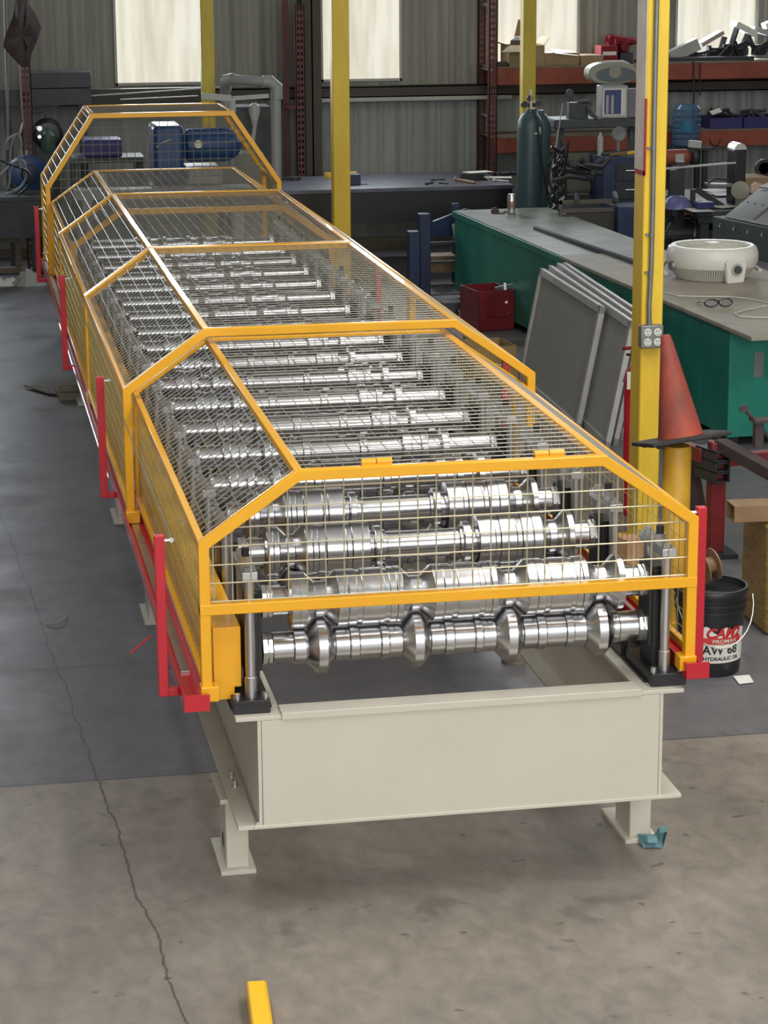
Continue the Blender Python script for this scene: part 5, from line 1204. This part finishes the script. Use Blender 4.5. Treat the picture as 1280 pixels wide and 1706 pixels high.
for k, lb in enumerate(('outermost pale hose loop hanging at the left edge', 'second pale hose loop hanging at the left edge', 'pale hose loop nearest the blue blower', 'black hose crossing in front of the blue blower', 'inner short hose loop beside the rack upright')):
    y_ = 11.2; paths = [[(35, 222), (12, 235), (4, 280), (8, 312)], [(28, 222), (18, 245), (16, 300), (12, 316)], [(0, 292), (22, 272), (38, 268), (44, 290), (34, 312), (10, 324)], [(-10, 262), (20, 275), (45, 285), (50, 305), (30, 326)], [(30, 222), (36, 240), (32, 262), (34, 280)]][k]
    P_ = [at(a, b_, y=y_-.05*k) for a, b_ in paths]; sm = []
    for i in range(len(P_)-1):
        p0, p1, p2, p3 = P_[max(i-1, 0)], P_[i], P_[i+1], P_[min(i+2, len(P_)-1)]
        for t in (0, .2, .4, .6, .8): sm.append(.5*((2*p1)+(p2-p0)*t+(2*p0-5*p1+4*p2-p3)*t*t+(3*p1-p0-3*p2+p3)*t**3))
    b = MB(); b.tube(sm+[P_[-1]], .009, 8); tag(b.build('air_hose', M['black'] if k == 3 else M['grey']), lb, 'hose')
# green cylinder and dark machine behind
y_ = 12.45; q = at(80, 230, y=y_); mc = thing('compressor', 'dark compressor with small green tank right of the left rack upright', 'compressor', (q.x, y_, 0))
b = MB(); b.lathe([(0, .10), (.02, .12), (.12, .12), (.14, .09)], (q.x, y_+.1, q.z+.03), (0, -1, 0), 28); b.b2((q.x-.10, y_, 0), (q.x+.08, y_+.14, q.z-.04)); b.build('body', M['black'], mc, bevel=.006)
q2 = at(80, 232, y=y_-.1); b = MB(); b.lathe([(-.09, .045), (-.07, .055), (.03, .055), (.06, .03), (.07, .012), (.09, .012)], q2, (0, 0, 1), 24); b.build('tank', mat('tank_green', rgb(66, 92, 78), .4), mc)
b = MB(); b.cyl(at(62, 214, y=y_-.1), at(66, 214, y=y_-.25), .02, 12); b.cyl(at(64, 228, y=y_-.1), at(66, 228, y=y_-.25), .014, 12); b.build('gauge', M['zinc'], mc)
b = MB(); b.tube([at(54, 187, y=y_), at(72, 186, y=y_), at(78, 196, y=y_), at(84, 205, y=y_)], .010, 8); b.build('handle', M['darkgrey'], mc)
b = MB(); q = at(60, 317, z=ZL2); 
ringp = [q+V((math.cos(a)*.08*random.uniform(.6, 1.2), math.sin(a)*.06, 0)) for a in [2*PI*i/9 for i in range(9)]]
b.add(ringp+[q+V((.02, 0, .06)), q+V((-.03, 0, .045))], [(i, (i+1) % 9, 9 if i % 2 else 10) for i in range(9)]); tag(b.build('white_rag', M['lgrey'], ang=10), 'crumpled whitish rag on the left bench beside the machine', 'rag')
# hanging jacket
y_ = 11.6; b = MB(); jk = [(30, -30), (22, 25), (8, 62), (5, 78), (20, 95), (36, 112), (48, 112), (52, 92), (64, 62), (69, 45), (60, 25), (48, 5), (46, -30)]
P_ = [at(a, b_, y=y_) for a, b_ in jk]; cen = at(38, 60, y=y_-.07); cenb = at(38, 60, y=y_+.05); n_ = len(P_)
mid = [p.lerp(cen, .45)+V((0, -.05*(1 if i % 2 else .3), 0)) for i, p in enumerate(P_)]
b.add(P_+mid+[cen+V((0, .03, 0)), cenb], [(i, (i+1) % n_, n_+(i+1) % n_, n_+i) for i in range(n_)]+[(n_+i, n_+(i+1) % n_, 2*n_) for i in range(n_)]+[((i+1) % n_, i, 2*n_+1) for i in range(n_)])
tag(b.build('leather_apron', M['brown'], ang=60), 'dark leather apron hanging from the left rack upright', 'apron')
b = MB(); b.tube([at(33, 108, y=y_), at(35, 160, y=y_), at(38, 205, y=y_), at(34, 222, y=y_-.1)], .006, 8); tag(b.build('hanging_hose', mat('pinkish_hose', rgb(140, 116, 116), .5)), 'thin pinkish hose hanging below the leather apron', 'hose')
b = MB(); b.tube([at(8, -20, y=12.5), at(12, 130, y=12.5), at(13, 250, y=12.5)], .014, 10); tag(b.build('wall_pipe', M['grey']), 'thin vertical grey pipe at the far left edge', 'pipe')
# black long boxes on wall
ibox('storage_bin', 'long black storage bin against the back wall left of the first window, upper and shorter', 'bin', 50, 151, 121, 12.62, at(100, 147, y=12.62).z, .35, M['dark'])
zz0 = at(100, 150, y=12.45).z; b = MB(); x0, x1 = at(-60, 150, y=12.6).x, at(152, 150, y=12.6).x; b.b2((x0, 12.6, at(100, 175, y=12.6).z), (x1, 13.0, at(100, 147, y=12.62).z-.003)); b.b2((x0+.3, 12.65, 0), (x0+.36, 12.71, at(100, 175, y=12.6).z)); b.b2((x1-.1, 12.65, 0), (x1-.04, 12.71, at(100, 175, y=12.6).z))
tag(b.build('storage_shelf', M['dark']), 'dark wide shelf box below the black storage bin at the back left', 'shelf')
for i, (a_, b_, lb) in enumerate([((135, 161), (372, 145), 'upper long pale rod leaning across the back wall girt'), ((200, 166), (330, 160), 'lower long pale rod below the first window')]):
    tag(MB().cyl(at(*a_, y=12.9), at(*b_, y=12.9), .006, 8).build('long_rod', M['lgrey']), lb, 'rod')
b = MB(); b.b2((at(100, 170, y=13.0).x, 13.05, at(100, 178, y=13.05).z), (at(340, 170, y=13).x, 13.12, at(100, 150, y=13.05).z)); tag(b.build('channel_beam', M['girt']), 'dark channel beam lying against the wall under the first window', 'beam')
# pvc pipe
y_ = 11.0; P_ = [at(377, 176, y=y_+.3), at(375, 150, y=y_+.3), at(376, 137, y=y_+.2), at(388, 132, y=y_+.15), at(440, 136, y=y_), at(452, 138, y=y_), at(459, 148, y=y_), at(460, 200, y=y_), at(461, 300, y=y_), V((at(461, 300, y=y_).x, y_, 0))]
vp = thing('duct_pipe', 'pale grey plastic pipe with elbows bending down behind the tall end guard', 'pipe', (P_[-1].x, y_, 0))
MB().tube(P_, .036, 16).build('pipe', M['pvc'], vp); b = MB(); b.tube([at(438, 136, y=y_), at(450, 136, y=y_), at(461, 145, y=y_), at(461, 165, y=y_)], .046, 16); b.build('elbow', M['pvc'], vp); b = MB(); b.tube([at(376, 150, y=y_+.3), at(376, 134, y=y_+.22), at(390, 131, y=y_+.15)], .044, 16); b.build('elbow', M['pvc'], vp)
# silver bar on dark arm
y_ = 10.6; b = MB(); b.bar(at(336, 160, y=y_), at(386, 164, y=y_), .03, .045); q = at(388, 164, y=y_); b.bar(q, at(448, 160, y=y_), .035, .03); b.cyl((q.x, y_, 0), (q.x, y_, q.z), .02, 10)
b2_ = tag(b.build('roller_arm', M['lgrey'], bevel=.004), 'silver ended arm on a post above the far end of the machine', 'arm')
ibox('grey_cabinet', 'dark grey control cabinet standing behind the end guard, left of the plastic pipe', 'cabinet', 388, 452, 178, 11.4, 0, .3, M['darkgrey'])
ibox('beige_box', 'beige box standing behind the right side of the end guard', 'box', 392, 440, 256, 10.1, 0, .3, mat('beige_case', rgb(118, 116, 104), .6))
ibox('purple_case', 'violet blue case on a stand seen through the end guard', 'case', 140, 203, 233, 11.6, at(170, 262, y=11.6).z, .3, M['purple'], bev=.012)
b = MB(); x0, x1 = at(120, 262, y=11.6).x, at(240, 262, y=11.6).x; z1 = at(170, 262, y=11.6).z; b.b2((x0, 11.55, z1-.04), (x1, 11.95, z1)); b.b2((x0, 11.6, 0), (x0+.05, 11.65, z1-.04)); b.b2((x1-.05, 11.6, 0), (x1, 11.65, z1-.04)); b.b2((x0, 11.88, 0), (x0+.05, 11.93, z1-.04)); b.b2((x1-.05, 11.88, 0), (x1, 11.93, z1-.04)); tag(b.build('case_stand', M['darkgrey']), 'grey stand under the violet case behind the end guard', 'stand')
b = MB(); q = at(424, 192, y=11.2); b.lathe([(-.09, .012), (-.05, .022), (.03, .042), (.07, .038), (.09, .01)], q, (0, 0, 1), 16); b.tube([q-V((0, 0, .08)), q-V((.02, 0, .22)), q-V((.0, 0, .3))], .014, 8); tag(b.build('hanging_brush', M['lgrey']), 'white oval hanging brush between the end guard and the plastic pipe', 'brush')
# timber frame and plastic at left floor
fr_ = thing('timber_frame', 'yellowish timber frame on the floor below the left bench', 'frame', at(15, 455, z=0))
y_ = at(20, 455, z=0).y
z1 = at(20, 395, y=y_).z
b = MB(); x0, x1 = at(-40, 395, y=y_).x, at(34, 395, y=y_).x; b.b2((x0, y_, z1-.045), (x1, y_+.1, z1)); b.b2((x0, y_, .0), (x1, y_+.1, .04)); b.b2((x1-.045, y_, .04), (x1, y_+.1, z1-.045)); b.b2((x0, y_, .04), (x0+.045, y_+.1, z1-.045)); b.build('timber', M['wood2'], fr_, bevel=.003)
random.seed(5)
for k, (px, py, sx_, sz_, mt, lb) in enumerate([(48, 478, .14, .12, 'lgrey', 'crumpled translucent plastic on the floor left of the far machine leg'), (8, 478, .12, .05, 'paper', 'white bundled sheet on the floor at the left edge')]):
    q = at(px, py, z=0); b = MB(); n_ = 11
    ringp = [q+V((math.cos(a)*sx_*random.uniform(.7, 1.2), math.sin(a)*sx_*.7+.1, 0)) for a in [2*PI*i/n_ for i in range(n_)]]
    up_ = [p.lerp(q+V((0, .1, 0)), .5)+V((0, 0, sz_*random.uniform(.4, 1.2))) for p in ringp]
    b.add(ringp+up_+[q+V((0, .1, sz_*.7))], [(i, (i+1) % n_, n_+(i+1) % n_, n_+i) for i in range(n_)]+[(n_+i, n_+(i+1) % n_, 2*n_) for i in range(n_)])
    tag(b.build('plastic_sheet', M[mt], ang=10), lb, 'plastic sheet')

# ------------------------------------------------------------------ groups of repeats
G = dict(steel_column='yellow building columns', safety_guard='yellow mesh guards along the machine', gas_cylinder='gas cylinders behind the bench', welding_rod='welding rods by the gas cylinders',
         cardboard_box='cardboard boxes', paper_sheet='loose paper sheets', hand_tool='loose hand tools', parts_bin='blue parts bins on the lower shelf', metal_fittings='fittings in the parts bins',
         scrap_bracket='scrap brackets on the top shelf', white_carton='pale cartons on the top shelf', air_hose='hoses hanging at the left', rack_upright='free rack uprights', wood_block='wood blocks on the floor',
         long_rod='rods leaning on the wall girt', plastic_sheet='crumpled sheets on the floor')
tops = [o for o in bpy.data.objects if o.parent is None and 'label' in o]
cnt = {}
for o in tops: cnt.setdefault(o.name.split('.')[0], []).append(o)
for k, v in cnt.items():
    if len(v) > 1:
        for o in v:
            if 'group' not in o: o['group'] = G.get(k, k.replace('_', ' ')+'s in the shop')
